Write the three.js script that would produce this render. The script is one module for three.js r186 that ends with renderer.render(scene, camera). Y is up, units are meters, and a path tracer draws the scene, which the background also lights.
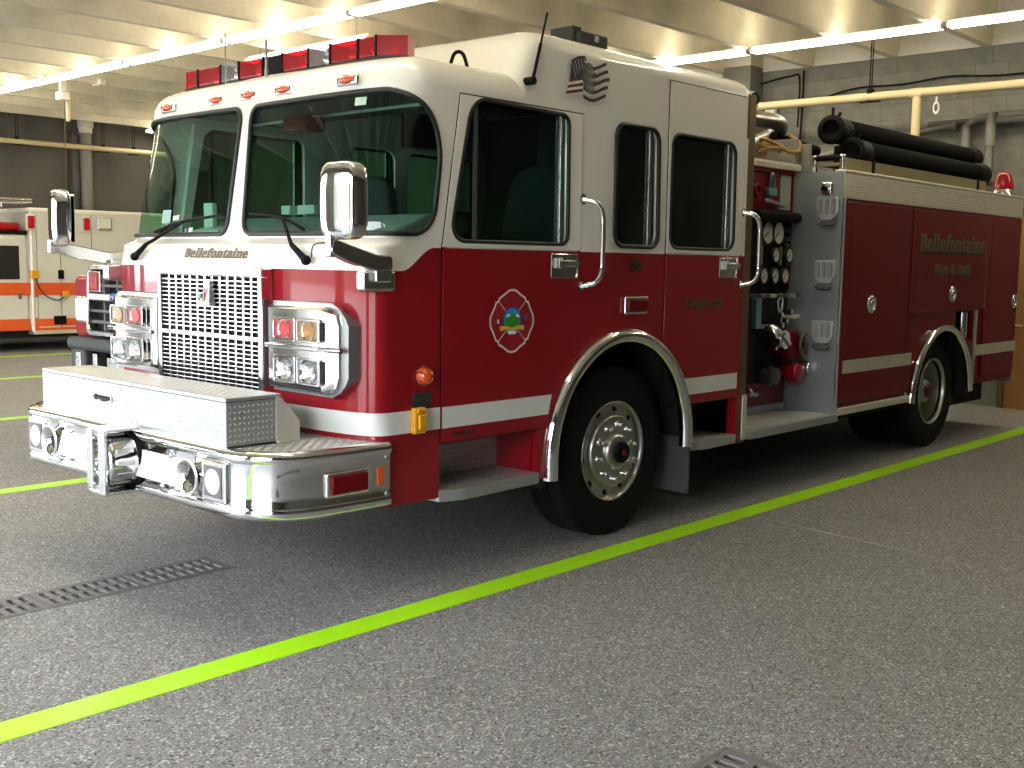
import * as THREE from 'three';
import { mergeGeometries, mergeVertices, toCreasedNormals } from 'three/addons/utils/BufferGeometryUtils.js';
import { RoundedBoxGeometry } from 'three/addons/geometries/RoundedBoxGeometry.js';
import { ConvexGeometry } from 'three/addons/geometries/ConvexGeometry.js';
import { RectAreaLightUniformsLib } from 'three/addons/lights/RectAreaLightUniformsLib.js';

// ---------------------------------------------------------------- camera, sky, lamps, exposure
const scene = new THREE.Scene();
const renderer = new THREE.WebGLRenderer({ antialias: true });
renderer.toneMapping = THREE.LinearToneMapping;
renderer.toneMappingExposure = 1.06;
renderer.shadowMap.enabled = true;
RectAreaLightUniformsLib.init();

const camera = new THREE.PerspectiveCamera(38.2837, 1024 / 768, 0.05, 300);
{
  const yaw = 0.826929, pitch = -0.109824, roll = 0.0155;
  const f = new THREE.Vector3(Math.cos(pitch) * Math.sin(yaw), Math.sin(pitch), -Math.cos(pitch) * Math.cos(yaw));
  const r = new THREE.Vector3(Math.cos(yaw), 0, Math.sin(yaw)), u = r.clone().cross(f);
  camera.position.set(-3.38166, 1.69234, 5.31562);
  camera.up.copy(u.multiplyScalar(Math.cos(roll)).addScaledVector(r, -Math.sin(roll)));
  camera.lookAt(camera.position.clone().add(f));
}
const SKY_LEVEL = 14.0;           // bright hazy daylight outside the open bay doors
const TUBE_GLOW = 17.0;           // what the eye sees of a fluorescent tube
const TUBE_DOWN = 25.0;           // light of the fittings
const TUBE_COLOR = new THREE.Color().setRGB(1.0, 0.89, 0.68);
{ // hazy bright sky, one smooth gradient from zenith to horizon
  const w = 64, h = 32, d = new Float32Array(w * h * 4);
  for (let y = 0; y < h; y++) for (let x = 0; x < w; x++) {
    const e = Math.max(0, (y / (h - 1)) * 2 - 1), k = Math.pow(1 - e, 2), o = (y * w + x) * 4;
    d[o] = 0.72 + 0.28 * k; d[o + 1] = 0.84 + 0.16 * k; d[o + 2] = 1.02 + 0.0 * k; d[o + 3] = 1;
  }
  const t = new THREE.DataTexture(d, w, h, THREE.RGBAFormat, THREE.FloatType);
  t.mapping = THREE.EquirectangularReflectionMapping; t.magFilter = THREE.LinearFilter; t.needsUpdate = true;
  scene.background = t; scene.backgroundIntensity = SKY_LEVEL;
}
const sun = new THREE.DirectionalLight(new THREE.Color().setRGB(1, 0.95, 0.86), 9.0);   // high, from behind the building: lights the apron only
sun.position.set(18, 30, -8); sun.castShadow = true; sun.shadow.mapSize.set(2048, 2048);
Object.assign(sun.shadow.camera, { left: -40, right: 40, top: 40, bottom: -40, near: 1, far: 120 });
sun.name = 'sun'; scene.add(sun);

// ---------------------------------------------------------------- helpers
let seed = 20240611;
const rnd = () => { seed = (seed * 1664525 + 1013904223) >>> 0; return seed / 4294967296; };
const used = new Map();
function numbered(n) { const k = used.get(n) ?? 0; used.set(n, k + 1); return k ? n + '_' + String(k).padStart(3, '0') : n; }
const V = (x, y, z) => new THREE.Vector3(x, y, z), V2 = (x, y) => new THREE.Vector2(x, y);
function merge(gs) {
  gs = (Array.isArray(gs) ? gs.flat(9) : [gs]).map((g) => {
    const n = g.index ? g.toNonIndexed() : g.clone();
    for (const k of Object.keys(n.attributes)) if (!['position', 'normal', 'uv'].includes(k)) n.deleteAttribute(k);
    if (!n.attributes.normal) n.computeVertexNormals();
    if (!n.attributes.uv) n.setAttribute('uv', new THREE.BufferAttribute(new Float32Array(n.attributes.position.count * 2), 2));
    n.clearGroups();
    return n;
  });
  return gs.length > 1 ? mergeGeometries(gs) : gs[0];
}
function obj(name, gs, mat, parent = scene, label) {
  const m = new THREE.Mesh(merge(gs), mat);
  m.name = numbered(name); m.castShadow = m.receiveShadow = true;
  if (label) m.userData.label = label;
  parent.add(m); return m;
}
function thing(name, label, category, pos = [0, 0, 0], group) {
  const o = new THREE.Group(); o.name = numbered(name); o.position.set(...pos);
  o.userData = { label, category }; if (group) o.userData.group = group;
  scene.add(o); return o;
}
function tag(o, label, category, group) { o.userData.label = label; o.userData.category = category; if (group) o.userData.group = group; return o; }
function each(name, gs, mat, parent, label) { return [gs].flat(9).map((g) => obj(name, g, mat, parent, label)); }
function struct(name, gs, mat, label) { const m = obj(name, gs, mat); m.userData.kind = 'structure'; if (label) m.userData.label = label; return m; }
const T = (g, x = 0, y = 0, z = 0) => g.translate(x, y, z);
function box(x0, x1, y0, y1, z0, z1) { return T(new THREE.BoxGeometry(x1 - x0, y1 - y0, z1 - z0), (x0 + x1) / 2, (y0 + y1) / 2, (z0 + z1) / 2); }
function rbox(x0, x1, y0, y1, z0, z1, r = 0.01, seg = 2) { return T(new RoundedBoxGeometry(x1 - x0, y1 - y0, z1 - z0, seg, Math.min(r, (x1 - x0) / 2.01, (y1 - y0) / 2.01, (z1 - z0) / 2.01)), (x0 + x1) / 2, (y0 + y1) / 2, (z0 + z1) / 2); }
// box with uv in metres on every face
function ubox(x0, x1, y0, y1, z0, z1) {
  const g = box(x0, x1, y0, y1, z0, z1), p = g.attributes.position, n = g.attributes.normal, u = g.attributes.uv;
  for (let i = 0; i < p.count; i++) {
    if (Math.abs(n.getX(i)) > 0.5) u.setXY(i, p.getZ(i), p.getY(i)); else if (Math.abs(n.getY(i)) > 0.5) u.setXY(i, p.getX(i), p.getZ(i)); else u.setXY(i, p.getX(i), p.getY(i));
  }
  return g;
}
function planarUV(g) {           // uv in metres by the dominant direction of each vertex normal
  g = g.index ? g.toNonIndexed() : g; const p = g.attributes.position, n = g.attributes.normal, u = new Float32Array(p.count * 2);
  for (let i = 0; i < p.count; i += 3) {
    const a = [0, 0, 0]; for (let k = 0; k < 3; k++) { a[0] += Math.abs(n.getX(i + k)); a[1] += Math.abs(n.getY(i + k)); a[2] += Math.abs(n.getZ(i + k)); }
    const m = a.indexOf(Math.max(...a));
    for (let k = 0; k < 3; k++) { const j = i + k; u[j * 2] = m === 0 ? p.getZ(j) : p.getX(j); u[j * 2 + 1] = m === 1 ? p.getZ(j) : p.getY(j); }
  }
  g.setAttribute('uv', new THREE.BufferAttribute(u, 2)); return g;
}
function cyl(a, b, r, seg = 20, r2 = r, open = false) { // cylinder between two points
  a = V(...a); b = V(...b); const d = b.clone().sub(a), g = new THREE.CylinderGeometry(r2, r, d.length(), seg, 1, open);
  g.applyQuaternion(new THREE.Quaternion().setFromUnitVectors(V(0, 1, 0), d.clone().normalize()));
  return T(g, (a.x + b.x) / 2, (a.y + b.y) / 2, (a.z + b.z) / 2);
}
function tube(pts, r, seg = 40, rs = 10, closed = false, tension = 0.5) { return new THREE.TubeGeometry(new THREE.CatmullRomCurve3(pts.map((p) => p.isVector3 ? p : V(...p)), closed, 'catmullrom', tension), seg, r, rs, closed); }
function bent(pts, r, rad = 0.06, rs = 12) { // pipe with rounded corners
  pts = pts.map((p) => V(...p)); const path = new THREE.CurvePath(); let last = pts[0];
  for (let i = 1; i < pts.length; i++) {
    if (i === pts.length - 1) { path.add(new THREE.LineCurve3(last, pts[i])); break; }
    const d0 = pts[i].clone().sub(pts[i - 1]).normalize(), d1 = pts[i + 1].clone().sub(pts[i]).normalize();
    const rr = Math.min(rad, pts[i].distanceTo(pts[i - 1]) * 0.49, pts[i].distanceTo(pts[i + 1]) * 0.49), p = pts[i].clone().addScaledVector(d0, -rr), q = pts[i].clone().addScaledVector(d1, rr);
    path.add(new THREE.LineCurve3(last, p)); path.add(new THREE.QuadraticBezierCurve3(p, pts[i], q)); last = q;
  }
  return new THREE.TubeGeometry(path, pts.length * 14, r, rs, false);
}
function lathe(profile, axis, at, seg = 48) { // profile [r, h] turned about an axis through at
  const g = new THREE.LatheGeometry(profile.map(([r, h]) => V2(r, h)), seg);
  if (axis === 'x') g.rotateZ(-Math.PI / 2); if (axis === '-x') g.rotateZ(Math.PI / 2);
  if (axis === 'z') g.rotateX(Math.PI / 2); if (axis === '-z') g.rotateX(-Math.PI / 2);
  return T(g, ...at);
}
function mir(g) { // mirror image in the plane z = 0
  g = (g.index ? g.toNonIndexed() : g.clone()); const p = g.attributes.position, n = g.attributes.normal, u = g.attributes.uv;
  for (let i = 0; i < p.count; i++) { p.setZ(i, -p.getZ(i)); if (n) n.setZ(i, -n.getZ(i)); }
  for (const a of [p, n, u]) if (a) for (let i = 0; i < a.count; i += 3) for (let c = 0; c < a.itemSize; c++) { const t = a.getComponent(i + 1, c); a.setComponent(i + 1, c, a.getComponent(i + 2, c)); a.setComponent(i + 2, c, t); }
  return g;
}
const side = (s, gs) => s > 0 ? gs : [gs].flat(9).map(mir);
function poly(pts) { return new THREE.Shape(pts.map(([x, y]) => V2(x, y))); }
function roundPoly(pts, r, Cls = THREE.Shape) { // polygon with rounded corners; r a number or one per corner
  const s = new Cls(), n = pts.length;
  for (let i = 0; i < n; i++) {
    const p = V2(...pts[i]), a = V2(...pts[(i + n - 1) % n]), b = V2(...pts[(i + 1) % n]), rr = Array.isArray(r) ? r[i] : r;
    const da = a.clone().sub(p), db = b.clone().sub(p), ka = Math.min(rr, da.length() * 0.48), kb = Math.min(rr, db.length() * 0.48);
    const p0 = p.clone().addScaledVector(da.normalize(), ka), p1 = p.clone().addScaledVector(db.normalize(), kb);
    if (i) s.lineTo(p0.x, p0.y); else s.moveTo(p0.x, p0.y);
    s.quadraticCurveTo(p.x + (p0.x + p1.x - 2 * p.x) * 0.12, p.y + (p0.y + p1.y - 2 * p.y) * 0.12, p1.x, p1.y);
  }
  s.closePath(); return s;
}
function ext(shape, z0, z1, bevel = 0, cs = 10) { // shape in x, y pushed from z0 to z1
  const g = new THREE.ExtrudeGeometry(shape, { depth: z1 - z0 - 2 * bevel, bevelEnabled: bevel > 0, bevelSize: bevel, bevelOffset: -bevel, bevelThickness: bevel, bevelSegments: 2, curveSegments: cs });
  return T(g, 0, 0, z0 + bevel);
}
// shape given in (z, y), pushed from x0 to x1 (towards the rear)
function extX(shape, x0, x1, bevel = 0, cs = 10) { const g = ext(shape, 0, x1 - x0, bevel, cs); g.applyMatrix4(new THREE.Matrix4().set(0, 0, -1, 0, 0, 1, 0, 0, 1, 0, 0, 0, 0, 0, 0, 1)); return T(g, x1, 0, 0); }
// shape given in (x, z), pushed from y0 up to y1
function extY(shape, y0, y1, bevel = 0, cs = 10) { const g = ext(shape, 0, y1 - y0, bevel, cs); g.applyMatrix4(new THREE.Matrix4().set(1, 0, 0, 0, 0, 0, -1, 0, 0, 1, 0, 0, 0, 0, 0, 1)); return T(g, 0, y1, 0); }
function gridGeo(nu, nv, f, flip = false) { // surface from f(u, v) -> Vector3, u and v in 0..1
  const pos = [], uv = [], idx = [];
  for (let j = 0; j <= nv; j++) for (let i = 0; i <= nu; i++) { const p = f(i / nu, j / nv); pos.push(p.x, p.y, p.z); uv.push(i / nu, j / nv); }
  for (let j = 0; j < nv; j++) for (let i = 0; i < nu; i++) {
    const a = j * (nu + 1) + i, b = a + 1, c = a + nu + 1, d = c + 1;
    if (flip) idx.push(a, c, b, b, c, d); else idx.push(a, b, c, b, d, c);
  }
  const g = new THREE.BufferGeometry();
  g.setAttribute('position', new THREE.Float32BufferAttribute(pos, 3)); g.setAttribute('uv', new THREE.Float32BufferAttribute(uv, 2)); g.setIndex(idx); g.computeVertexNormals();
  return g;
}
const arcPts = (cx, cy, r, a0, a1, n) => Array.from({ length: n + 1 }, (_, i) => { const a = a0 + (a1 - a0) * i / n; return [cx + r * Math.cos(a), cy + r * Math.sin(a)]; });

// raised lozenges of tread plate over a flat patch: corner o, edge vectors U and W, outward normal N
function lozenges(name, parent, o, U, W, N, pitch = 0.028, ok = () => true) {
  const nu = Math.floor(U.length() / pitch), nw = Math.floor(W.length() / pitch), u = U.clone().normalize(), w = W.clone().normalize(), pos = [];
  for (let i = 0; i < nu; i++) for (let j = 0; j < nw; j++) {
    const c = o.clone().addScaledVector(u, (i + 0.5) * U.length() / nu).addScaledVector(w, (j + 0.5) * W.length() / nw); if (!ok(c)) continue;
    const s = (i + j) % 2 ? 1 : -1, a = u.clone().addScaledVector(w, s).normalize(), b = a.clone().cross(N), L = pitch * 0.46, D = pitch * 0.15, H = 0.0022;
    const q = (x, y, z) => c.clone().addScaledVector(a, x).addScaledVector(b, y).addScaledVector(N, z);
    const t0 = q(-L, 0, 0), t1 = q(L, 0, 0), s0 = q(0, D, 0), s1 = q(0, -D, 0), r0 = q(-L * 0.55, 0, H), r1 = q(L * 0.55, 0, H);
    for (const p of [t0, r0, s0, r0, r1, s0, r1, t1, s0, t1, r1, s1, r1, r0, s1, r0, t0, s1]) pos.push(p.x, p.y, p.z);
  }
  const g = new THREE.BufferGeometry(); g.setAttribute('position', new THREE.Float32BufferAttribute(pos, 3)); g.computeVertexNormals();
  const m = obj(name, g, M.lozenge, parent); m.userData.kind = 'stuff'; return m;
}

// ---------------------------------------------------------------- textures
function dataTex(n, m, f, srgb) {
  const d = new Uint8Array(n * m * 4);
  for (let y = 0; y < m; y++) for (let x = 0; x < n; x++) { const c = f(x, y), o = (y * n + x) * 4; d[o] = c[0]; d[o + 1] = c[1]; d[o + 2] = c[2]; d[o + 3] = 255; }
  const t = new THREE.DataTexture(d, n, m); t.wrapS = t.wrapT = THREE.RepeatWrapping; t.magFilter = THREE.LinearFilter; t.minFilter = THREE.LinearMipmapLinearFilter; t.generateMipmaps = true;
  if (srgb) t.colorSpace = THREE.SRGBColorSpace; t.needsUpdate = true; return t;
}
function rep(t, w, h = w) { const c = t.clone(); c.repeat.set(1 / w, 1 / h); c.needsUpdate = true; return c; }
function canvasTex(w, h, draw) {
  const c = document.createElement('canvas'); c.width = w; c.height = h; draw(c.getContext('2d'), w, h);
  const t = new THREE.CanvasTexture(c); t.colorSpace = THREE.SRGBColorSpace; return t;
}
const noise2 = (n, m) => { const g = Array.from({ length: n * m }, rnd); return (x, y) => { // tiling value noise on an n x m lattice, x and y in 0..1
  x = (x % 1 + 1) % 1 * n; y = (y % 1 + 1) % 1 * m; const i = Math.floor(x), j = Math.floor(y), sx = (x - i) ** 2 * (3 - 2 * (x - i)), sy = (y - j) ** 2 * (3 - 2 * (y - j));
  const q = (a, b) => g[(b % m) * n + (a % n)]; return (q(i, j) * (1 - sx) + q(i + 1, j) * sx) * (1 - sy) + (q(i, j + 1) * (1 - sx) + q(i + 1, j + 1) * sx) * sy; }; };
// floor: broadcast colour chips in clear epoxy; one tile is 3.6 m
const FLOOR_TILE = 4.2;
const floorTex = (() => {
  const n = 1400, d = new Uint8Array(n * n * 4), big = noise2(5, 5), mid = noise2(17, 17);
  const pal = [[70, 70, 70], [110, 108, 106], [146, 143, 140], [182, 181, 177], [218, 216, 211], [22, 22, 24], [140, 106, 98], [112, 132, 132], [92, 95, 95], [160, 158, 153]];
  for (let i = 0; i < n * n; i++) { const c = 112 + rnd() * 24; d[i * 4] = c; d[i * 4 + 1] = c; d[i * 4 + 2] = c * 0.985; d[i * 4 + 3] = 255; }
  for (let k = 0; k < 330000; k++) {
    const x0 = Math.floor(rnd() * n), y0 = Math.floor(rnd() * n), c = pal[Math.floor(rnd() * pal.length)], s = 1 + Math.floor(rnd() * 3), t = 1 + Math.floor(rnd() * 3), sk = Math.floor(rnd() * 3) - 1;
    for (let a = 0; a < s; a++) for (let b = 0; b < t; b++) { const o = (((y0 + a) % n) * n + (x0 + b + sk * a + n) % n) * 4; d[o] = c[0]; d[o + 1] = c[1]; d[o + 2] = c[2]; }
  }
  for (let y = 0; y < n; y++) for (let x = 0; x < n; x++) { const f = 0.94 + 0.05 * big(x / n, y / n) + 0.04 * mid(x / n, y / n), o = (y * n + x) * 4; for (let c = 0; c < 3; c++) d[o + c] = Math.min(255, d[o + c] * f); }
  const t = new THREE.DataTexture(d, n, n); t.wrapS = t.wrapT = THREE.RepeatWrapping; t.magFilter = THREE.LinearFilter; t.minFilter = THREE.LinearMipmapLinearFilter; t.generateMipmaps = true; t.colorSpace = THREE.SRGBColorSpace; t.needsUpdate = true; return t;
})();
const lumpTex = (() => { const a = noise2(16, 16), b = noise2(64, 64); return dataTex(256, 256, (x, y) => { const c = 255 * (0.6 * a(x / 256, y / 256) + 0.4 * b(x / 256, y / 256)); return [c, c, c]; }); })();
const lineTex = (() => { const a = Array.from({ length: 128 }, rnd); return dataTex(128, 128, (x, y) => { const c = 120 + 120 * a[y] * (0.8 + 0.2 * Math.sin(x * 0.4 + y)); return [c, c, c]; }); })();
const wallTex = (() => { const a = noise2(6, 6), b = noise2(40, 40); return dataTex(256, 256, (x, y) => { const c = 215 + 30 * a(x / 256, y / 256) + 10 * b(x / 256, y / 256); return [c, c, c]; }, true); })();

// ---------------------------------------------------------------- materials
const DS = THREE.DoubleSide;
const std = (c, rough, metal = 0, o = {}) => new THREE.MeshStandardMaterial({ color: c, roughness: rough, metalness: metal, side: DS, ...o });
const phys = (c, rough, metal = 0, o = {}) => new THREE.MeshPhysicalMaterial({ color: c, roughness: rough, metalness: metal, side: DS, ...o });
const M = {
  floor: phys(0xf1f1ef, 0.7, 0, { map: rep(floorTex, FLOOR_TILE), bumpMap: rep(floorTex, FLOOR_TILE), bumpScale: 0.0004, clearcoat: 0.25, clearcoatRoughness: 0.42 }),
  concrete: std(0x9a968e, 0.9, 0, { map: rep(wallTex, 3) }),
  stripe: phys(0xaaea1c, 0.4, 0, { clearcoat: 0.4, clearcoatRoughness: 0.25 }),
  seam: std(0x8d8a84, 0.7),
  ceiling: std(0xf0e9d4, 0.85, 0, { map: rep(wallTex, 2.3), bumpMap: rep(lumpTex, 0.8), bumpScale: 0.001 }),
  wallGrey: std(0x7b7b71, 0.75, 0, { map: rep(wallTex, 2), bumpMap: rep(lumpTex, 0.3), bumpScale: 0.0015 }),
  wallDark: std(0x625f5a, 0.8, 0, { map: rep(wallTex, 2), bumpMap: rep(lumpTex, 0.3), bumpScale: 0.0015 }),
  wallWhite: std(0xdedace, 0.8, 0, { map: rep(wallTex, 2) }),
  mortar: std(0x6f6f66, 0.85),
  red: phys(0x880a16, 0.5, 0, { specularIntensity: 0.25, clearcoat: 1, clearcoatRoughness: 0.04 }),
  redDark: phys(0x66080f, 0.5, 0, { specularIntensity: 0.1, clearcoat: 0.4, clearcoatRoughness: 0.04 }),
  white: phys(0xe4e2d8, 0.4, 0, { clearcoat: 0.8, clearcoatRoughness: 0.07 }),
  stripeWhite: phys(0xd3d5cf, 0.45, 0, { clearcoat: 0.3, clearcoatRoughness: 0.2 }),
  chrome: std(0xe8e8ea, 0.06, 1),
  polished: std(0xd6d6d6, 0.16, 1, { bumpMap: rep(lumpTex, 0.6), bumpScale: 0.0004 }),
  steel: std(0xb4b3ae, 0.32, 1),
  brushed: std(0xdad5c6, 0.45, 0.6, { bumpMap: rep(lineTex, 0.4, 0.05), bumpScale: 0.0006 }),
  tread: std(0xadb0ae, 0.4, 0.7), lozenge: std(0xdededb, 0.28, 0.85),
  treadGrey: std(0x9ea5a6, 0.42, 0.6),
  black: phys(0x080807, 0.65, 0, { specularIntensity: 0.3 }), cast: std(0xbfc1bd, 0.42, 0.35), rubber: phys(0x0d0d0d, 0.8, 0, { specularIntensity: 0.4, bumpMap: rep(lumpTex, 0.2), bumpScale: 0.0006 }), gasket: std(0x0d0d0c, 0.45),
  under: std(0x0c0b0a, 0.9), darkGrey: std(0x2a2a2a, 0.7), midGrey: std(0x57575a, 0.6), seat: std(0x454d4e, 0.85), liner: std(0x4c4c48, 0.9),
  plastic: std(0x3a3d3d, 0.6), dash: std(0xa3aaa6, 0.75),
  glass: phys(0xc0e2d4, 0.0, 0, { transmission: 1, thickness: 0, ior: 1.52 }),
  glassDark: phys(0x8fb0a2, 0.0, 0, { transmission: 1, thickness: 0, ior: 1.52 }),
  clear: phys(0xf4f6f6, 0.05, 0, { transmission: 0.85, thickness: 0, ior: 1.5 }),
  lensRed: phys(0xe0182a, 0.2, 0, { transmission: 0.7, thickness: 0, clearcoat: 1, clearcoatRoughness: 0.03 }),
  lensAmber: phys(0xb98210, 0.2, 0, { transmission: 0.6, thickness: 0, clearcoat: 1, clearcoatRoughness: 0.03 }),
  lensOrange: phys(0xd9501a, 0.15, 0, { transmission: 0.25, thickness: 0, clearcoat: 1, clearcoatRoughness: 0.03 }),
  yellow: phys(0xd99a14, 0.35, 0, { clearcoat: 0.3 }), orange: phys(0xd9561c, 0.4, 0, { clearcoat: 0.5 }),
  pipeCream: std(0xcdbd94, 0.5), pipeGrey: std(0x7e7d76, 0.5, 0.2), galv: std(0x9a9a96, 0.45, 0.8),
  iron: std(0x6e6b68, 0.6, 0.3), pit: std(0x050505, 0.95), fixture: std(0xe6e2d6, 0.5),
  tube: new THREE.MeshStandardMaterial({ color: 0xffffff, emissive: TUBE_COLOR, emissiveIntensity: TUBE_GLOW, roughness: 0.4 }),
  ambulance: phys(0xcfccc2, 0.4, 0, { clearcoat: 0.6, clearcoatRoughness: 0.1 }), wood: std(0x8a6232, 0.6), hose: phys(0x0c0a06, 0.8, 0, { specularIntensity: 0.15, bumpMap: rep(lumpTex, 0.15), bumpScale: 0.0012 }), tan: std(0x857a56, 0.55), gauge: std(0xd8d6c6, 0.4), brownTrim: std(0x6e5c40, 0.4, 0.6), blueGrey: std(0x5f7d86, 0.3), paper: std(0xdfe6df, 0.8),
};

// ---------------------------------------------------------------- the apparatus bay
const XB = 10.75, XF = -5.0, ZL = -17.2, ZR = 9.0, STEM = 4.4, WHITE = 4.405, DECK = 4.94;
const drains = [[-2.6, -0.035, -0.11, 0.19], [-2.6, -0.1, 3.345, 3.63]];
{
  const s = poly([[XF - 0.3, -ZR - 0.3], [XB + 0.3, -ZR - 0.3], [XB + 0.3, -ZL + 0.3], [XF - 0.3, -ZL + 0.3]]);
  for (const [a, b, c, d] of drains) s.holes.push(poly([[a, -c], [a, -d], [b, -d], [b, -c]]));
  const g = new THREE.ExtrudeGeometry(s, { depth: 0.3, bevelEnabled: false }); g.rotateX(-Math.PI / 2); g.translate(0, -0.3, 0);
  const floor = struct('floor', g, M.floor, 'grey chip-flake epoxy floor of the apparatus bay');
  for (const [z0, z1] of [[1.354, 1.521], [-2.72, -2.56], [-6.28, -6.11], [-10.04, -9.87], [-13.34, -13.17]])
    obj('stripe', box(XF + 0.4, 10.2, -0.004, 0.0025, z0, z1), M.stripe, floor);
  obj('floor_seam', [T(new THREE.BoxGeometry(0.016, 0.004, 1.5).rotateY(-0.13), 3.08, 0, 2.3)], M.seam, floor);
}
{ // precast double-tee deck: a slab with deep stems running towards the doors
  const ceiling = struct('ceiling', ubox(XF - 0.3, XB + 0.3, DECK, DECK + 0.25, ZL - 0.3, ZR + 0.3), M.ceiling, 'cream painted concrete deck on deep stems');
  const stem = ext(poly([[-0.055, STEM], [0.055, STEM], [0.1, DECK + 0.01], [-0.1, DECK + 0.01]]), 0, XB - XF); stem.rotateY(Math.PI / 2);
  const sg = planarUV(stem);
  for (let z = 0.13 + 7 * 1.19; z > ZL + 0.3; z -= 1.19) { const b = new THREE.Mesh(sg, M.ceiling); b.name = numbered('beam'); b.position.set(XF, 0, z); b.castShadow = b.receiveShadow = true; ceiling.add(b); }
}
{ // rear wall: grey concrete blocks, white above
  const w = struct('wall_back', ubox(XB, XB + 0.3, 0, WHITE, ZL - 0.3, ZR + 0.3), M.mortar, 'grey painted concrete block wall behind the engine');
  const g = rbox(-0.02, 0.02, 0.002, 0.2 - 0.002, 0.002, 0.398, 0.004, 1), mats = [0, 1, 2].map((k) => { const m = M.wallGrey.clone(); m.color.offsetHSL(0, 0, (k - 1) * 0.008); return m; });
  for (let r = 8; r < 22; r++) for (let k = -9; k < 4; k++) {
    const z = k * 0.4 + (r % 2 ? 0.2 : 0), b = new THREE.Mesh(g, mats[Math.floor(rnd() * 3)]); b.name = numbered('block'); b.castShadow = b.receiveShadow = true;
    b.position.set(XB + 0.0155, r * 0.2, z); w.add(b);
  }
  // the rest of the wall, out of sight behind the engine, is plain
  obj('plain_panel', [ubox(XB - 0.03, XB + 0.01, 0, 1.6, -3.6, ZR), ubox(XB - 0.03, XB + 0.01, 0, WHITE, ZL, -3.6), ubox(XB - 0.03, XB + 0.01, 1.6, WHITE, 1.8, ZR)], M.wallGrey, w);
  const u = struct('wall_back_upper', ubox(XB - 0.02, XB + 0.3, WHITE, DECK, ZL - 0.3, ZR + 0.3), M.wallWhite, 'white infill between the ceiling stems above the blocks');
  const p = struct('column_1', [ubox(XB - 0.35, XB, 0, 4.46, -3.4, -2.96)], M.wallGrey, 'square grey pier against the rear wall, white at its top');
  obj('white_top', ubox(XB - 0.352, XB, 4.46, DECK, -3.402, -2.958), M.wallWhite, p);
  const d = struct('door_1', rbox(XB - 0.09, XB - 0.03, 0, 2.36, 0.6, 1.62, 0.006), M.wood, 'brown wooden door in the rear wall behind the tail of the engine');
  obj('door_frame', [box(XB - 0.11, XB - 0.02, 0, 2.44, 0.53, 0.6), box(XB - 0.11, XB - 0.02, 0, 2.44, 1.62, 1.69), box(XB - 0.11, XB - 0.02, 2.36, 2.44, 0.53, 1.69)], M.brownTrim, d);
  obj('handle', [cyl([XB - 0.14, 1.02, 0.68], [XB - 0.09, 1.02, 0.68], 0.012), cyl([XB - 0.14, 1.02, 0.68], [XB - 0.14, 1.02, 0.8], 0.011)], M.steel, d);
}
struct('wall_left', ubox(XF - 0.3, XB + 0.3, 0, DECK, ZL - 0.3, ZL), M.wallDark, 'dark grey block wall beyond the ambulance');
struct('wall_right', ubox(XF - 0.3, XB + 0.3, 0, DECK, ZR, ZR + 0.3), M.wallDark, 'grey side wall');
{ // front wall, its overhead doors rolled up
  const open = [[-16.6, -13.6], [-13.0, -10.2], [-9.6, -6.6], [-5.9, -2.95], [-2.3, 1.15], [1.9, 4.95]], H = 3.5, gs = []; let z = ZL - 0.3;
  for (const [a, b] of open) { gs.push(ubox(XF - 0.3, XF, 0, DECK, z, a), ubox(XF - 0.3, XF, H, DECK, a, b)); z = b; }
  gs.push(ubox(XF - 0.3, XF, 0, DECK, z, ZR + 0.3));
  struct('wall_front', gs, M.wallGrey, 'grey front wall between the bay doors');
}
struct('ground', ubox(-90, XF - 0.3, -0.35, -0.02, -70, 70), M.concrete, 'pale concrete apron outside the bay doors');
struct('building_across', [ubox(-62, -50, -0.4, 7.5, -70, 70)], std(0x6f655a, 0.9), 'long low building across the street');
{ const t = struct('field', ubox(-160, -90, -0.4, -0.05, -120, 120), std(0x5d7440, 0.95), 'grass beyond the apron'); }

// trench drains with cast grates
drains.forEach(([x0, x1, z0, z1], n) => {
  const t = thing('trench_drain', n ? 'dark floor drain grate on the open floor outside the lime line' : 'dark slotted floor drain grate in front of the chrome bumper', 'drain', [(x0 + x1) / 2, 0, (z0 + z1) / 2]);
  const X0 = x0 - (x0 + x1) / 2, X1 = -X0, Z1 = (z1 - z0) / 2, Z0 = -Z1;
  obj('channel', [box(X0, X1, -0.16, -0.15, Z0, Z1), box(X0, X1, -0.16, -0.03, Z0, Z0 + 0.004), box(X0, X1, -0.16, -0.03, Z1 - 0.004, Z1), box(X0, X0 + 0.004, -0.16, -0.03, Z0, Z1), box(X1 - 0.004, X1, -0.16, -0.03, Z0, Z1)], M.pit, t);
  obj('frame', [box(X0, X1, -0.03, 0.003, Z0, Z0 + 0.016), box(X0, X1, -0.03, 0.003, Z1 - 0.016, Z1), box(X0, X0 + 0.016, -0.03, 0.003, Z0, Z1), box(X1 - 0.016, X1, -0.03, 0.003, Z0, Z1)], M.iron, t);
  const L = 0.5, w = Z1 - 0.018, s = poly([[0.004, -w], [L - 0.004, -w], [L - 0.004, w], [0.004, w]]);
  for (let k = 0; k < 8; k++) for (const [a, b] of [[-w + 0.022, -0.014], [0.014, w - 0.022]]) { const c = 0.05 + k * 0.057; s.holes.push(roundPoly([[c - 0.016, a], [c + 0.016, a], [c + 0.016, b], [c - 0.016, b]], 0.012, THREE.Path)); }
  const g = extY(s, -0.025, 0.004, 0.002, 4);
  for (let x = X1 - 0.016 - L; x > X0; x -= L) { const m = new THREE.Mesh(g, M.iron); m.name = numbered('grate'); m.position.x = x; m.castShadow = m.receiveShadow = true; t.add(m); }
});

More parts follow.
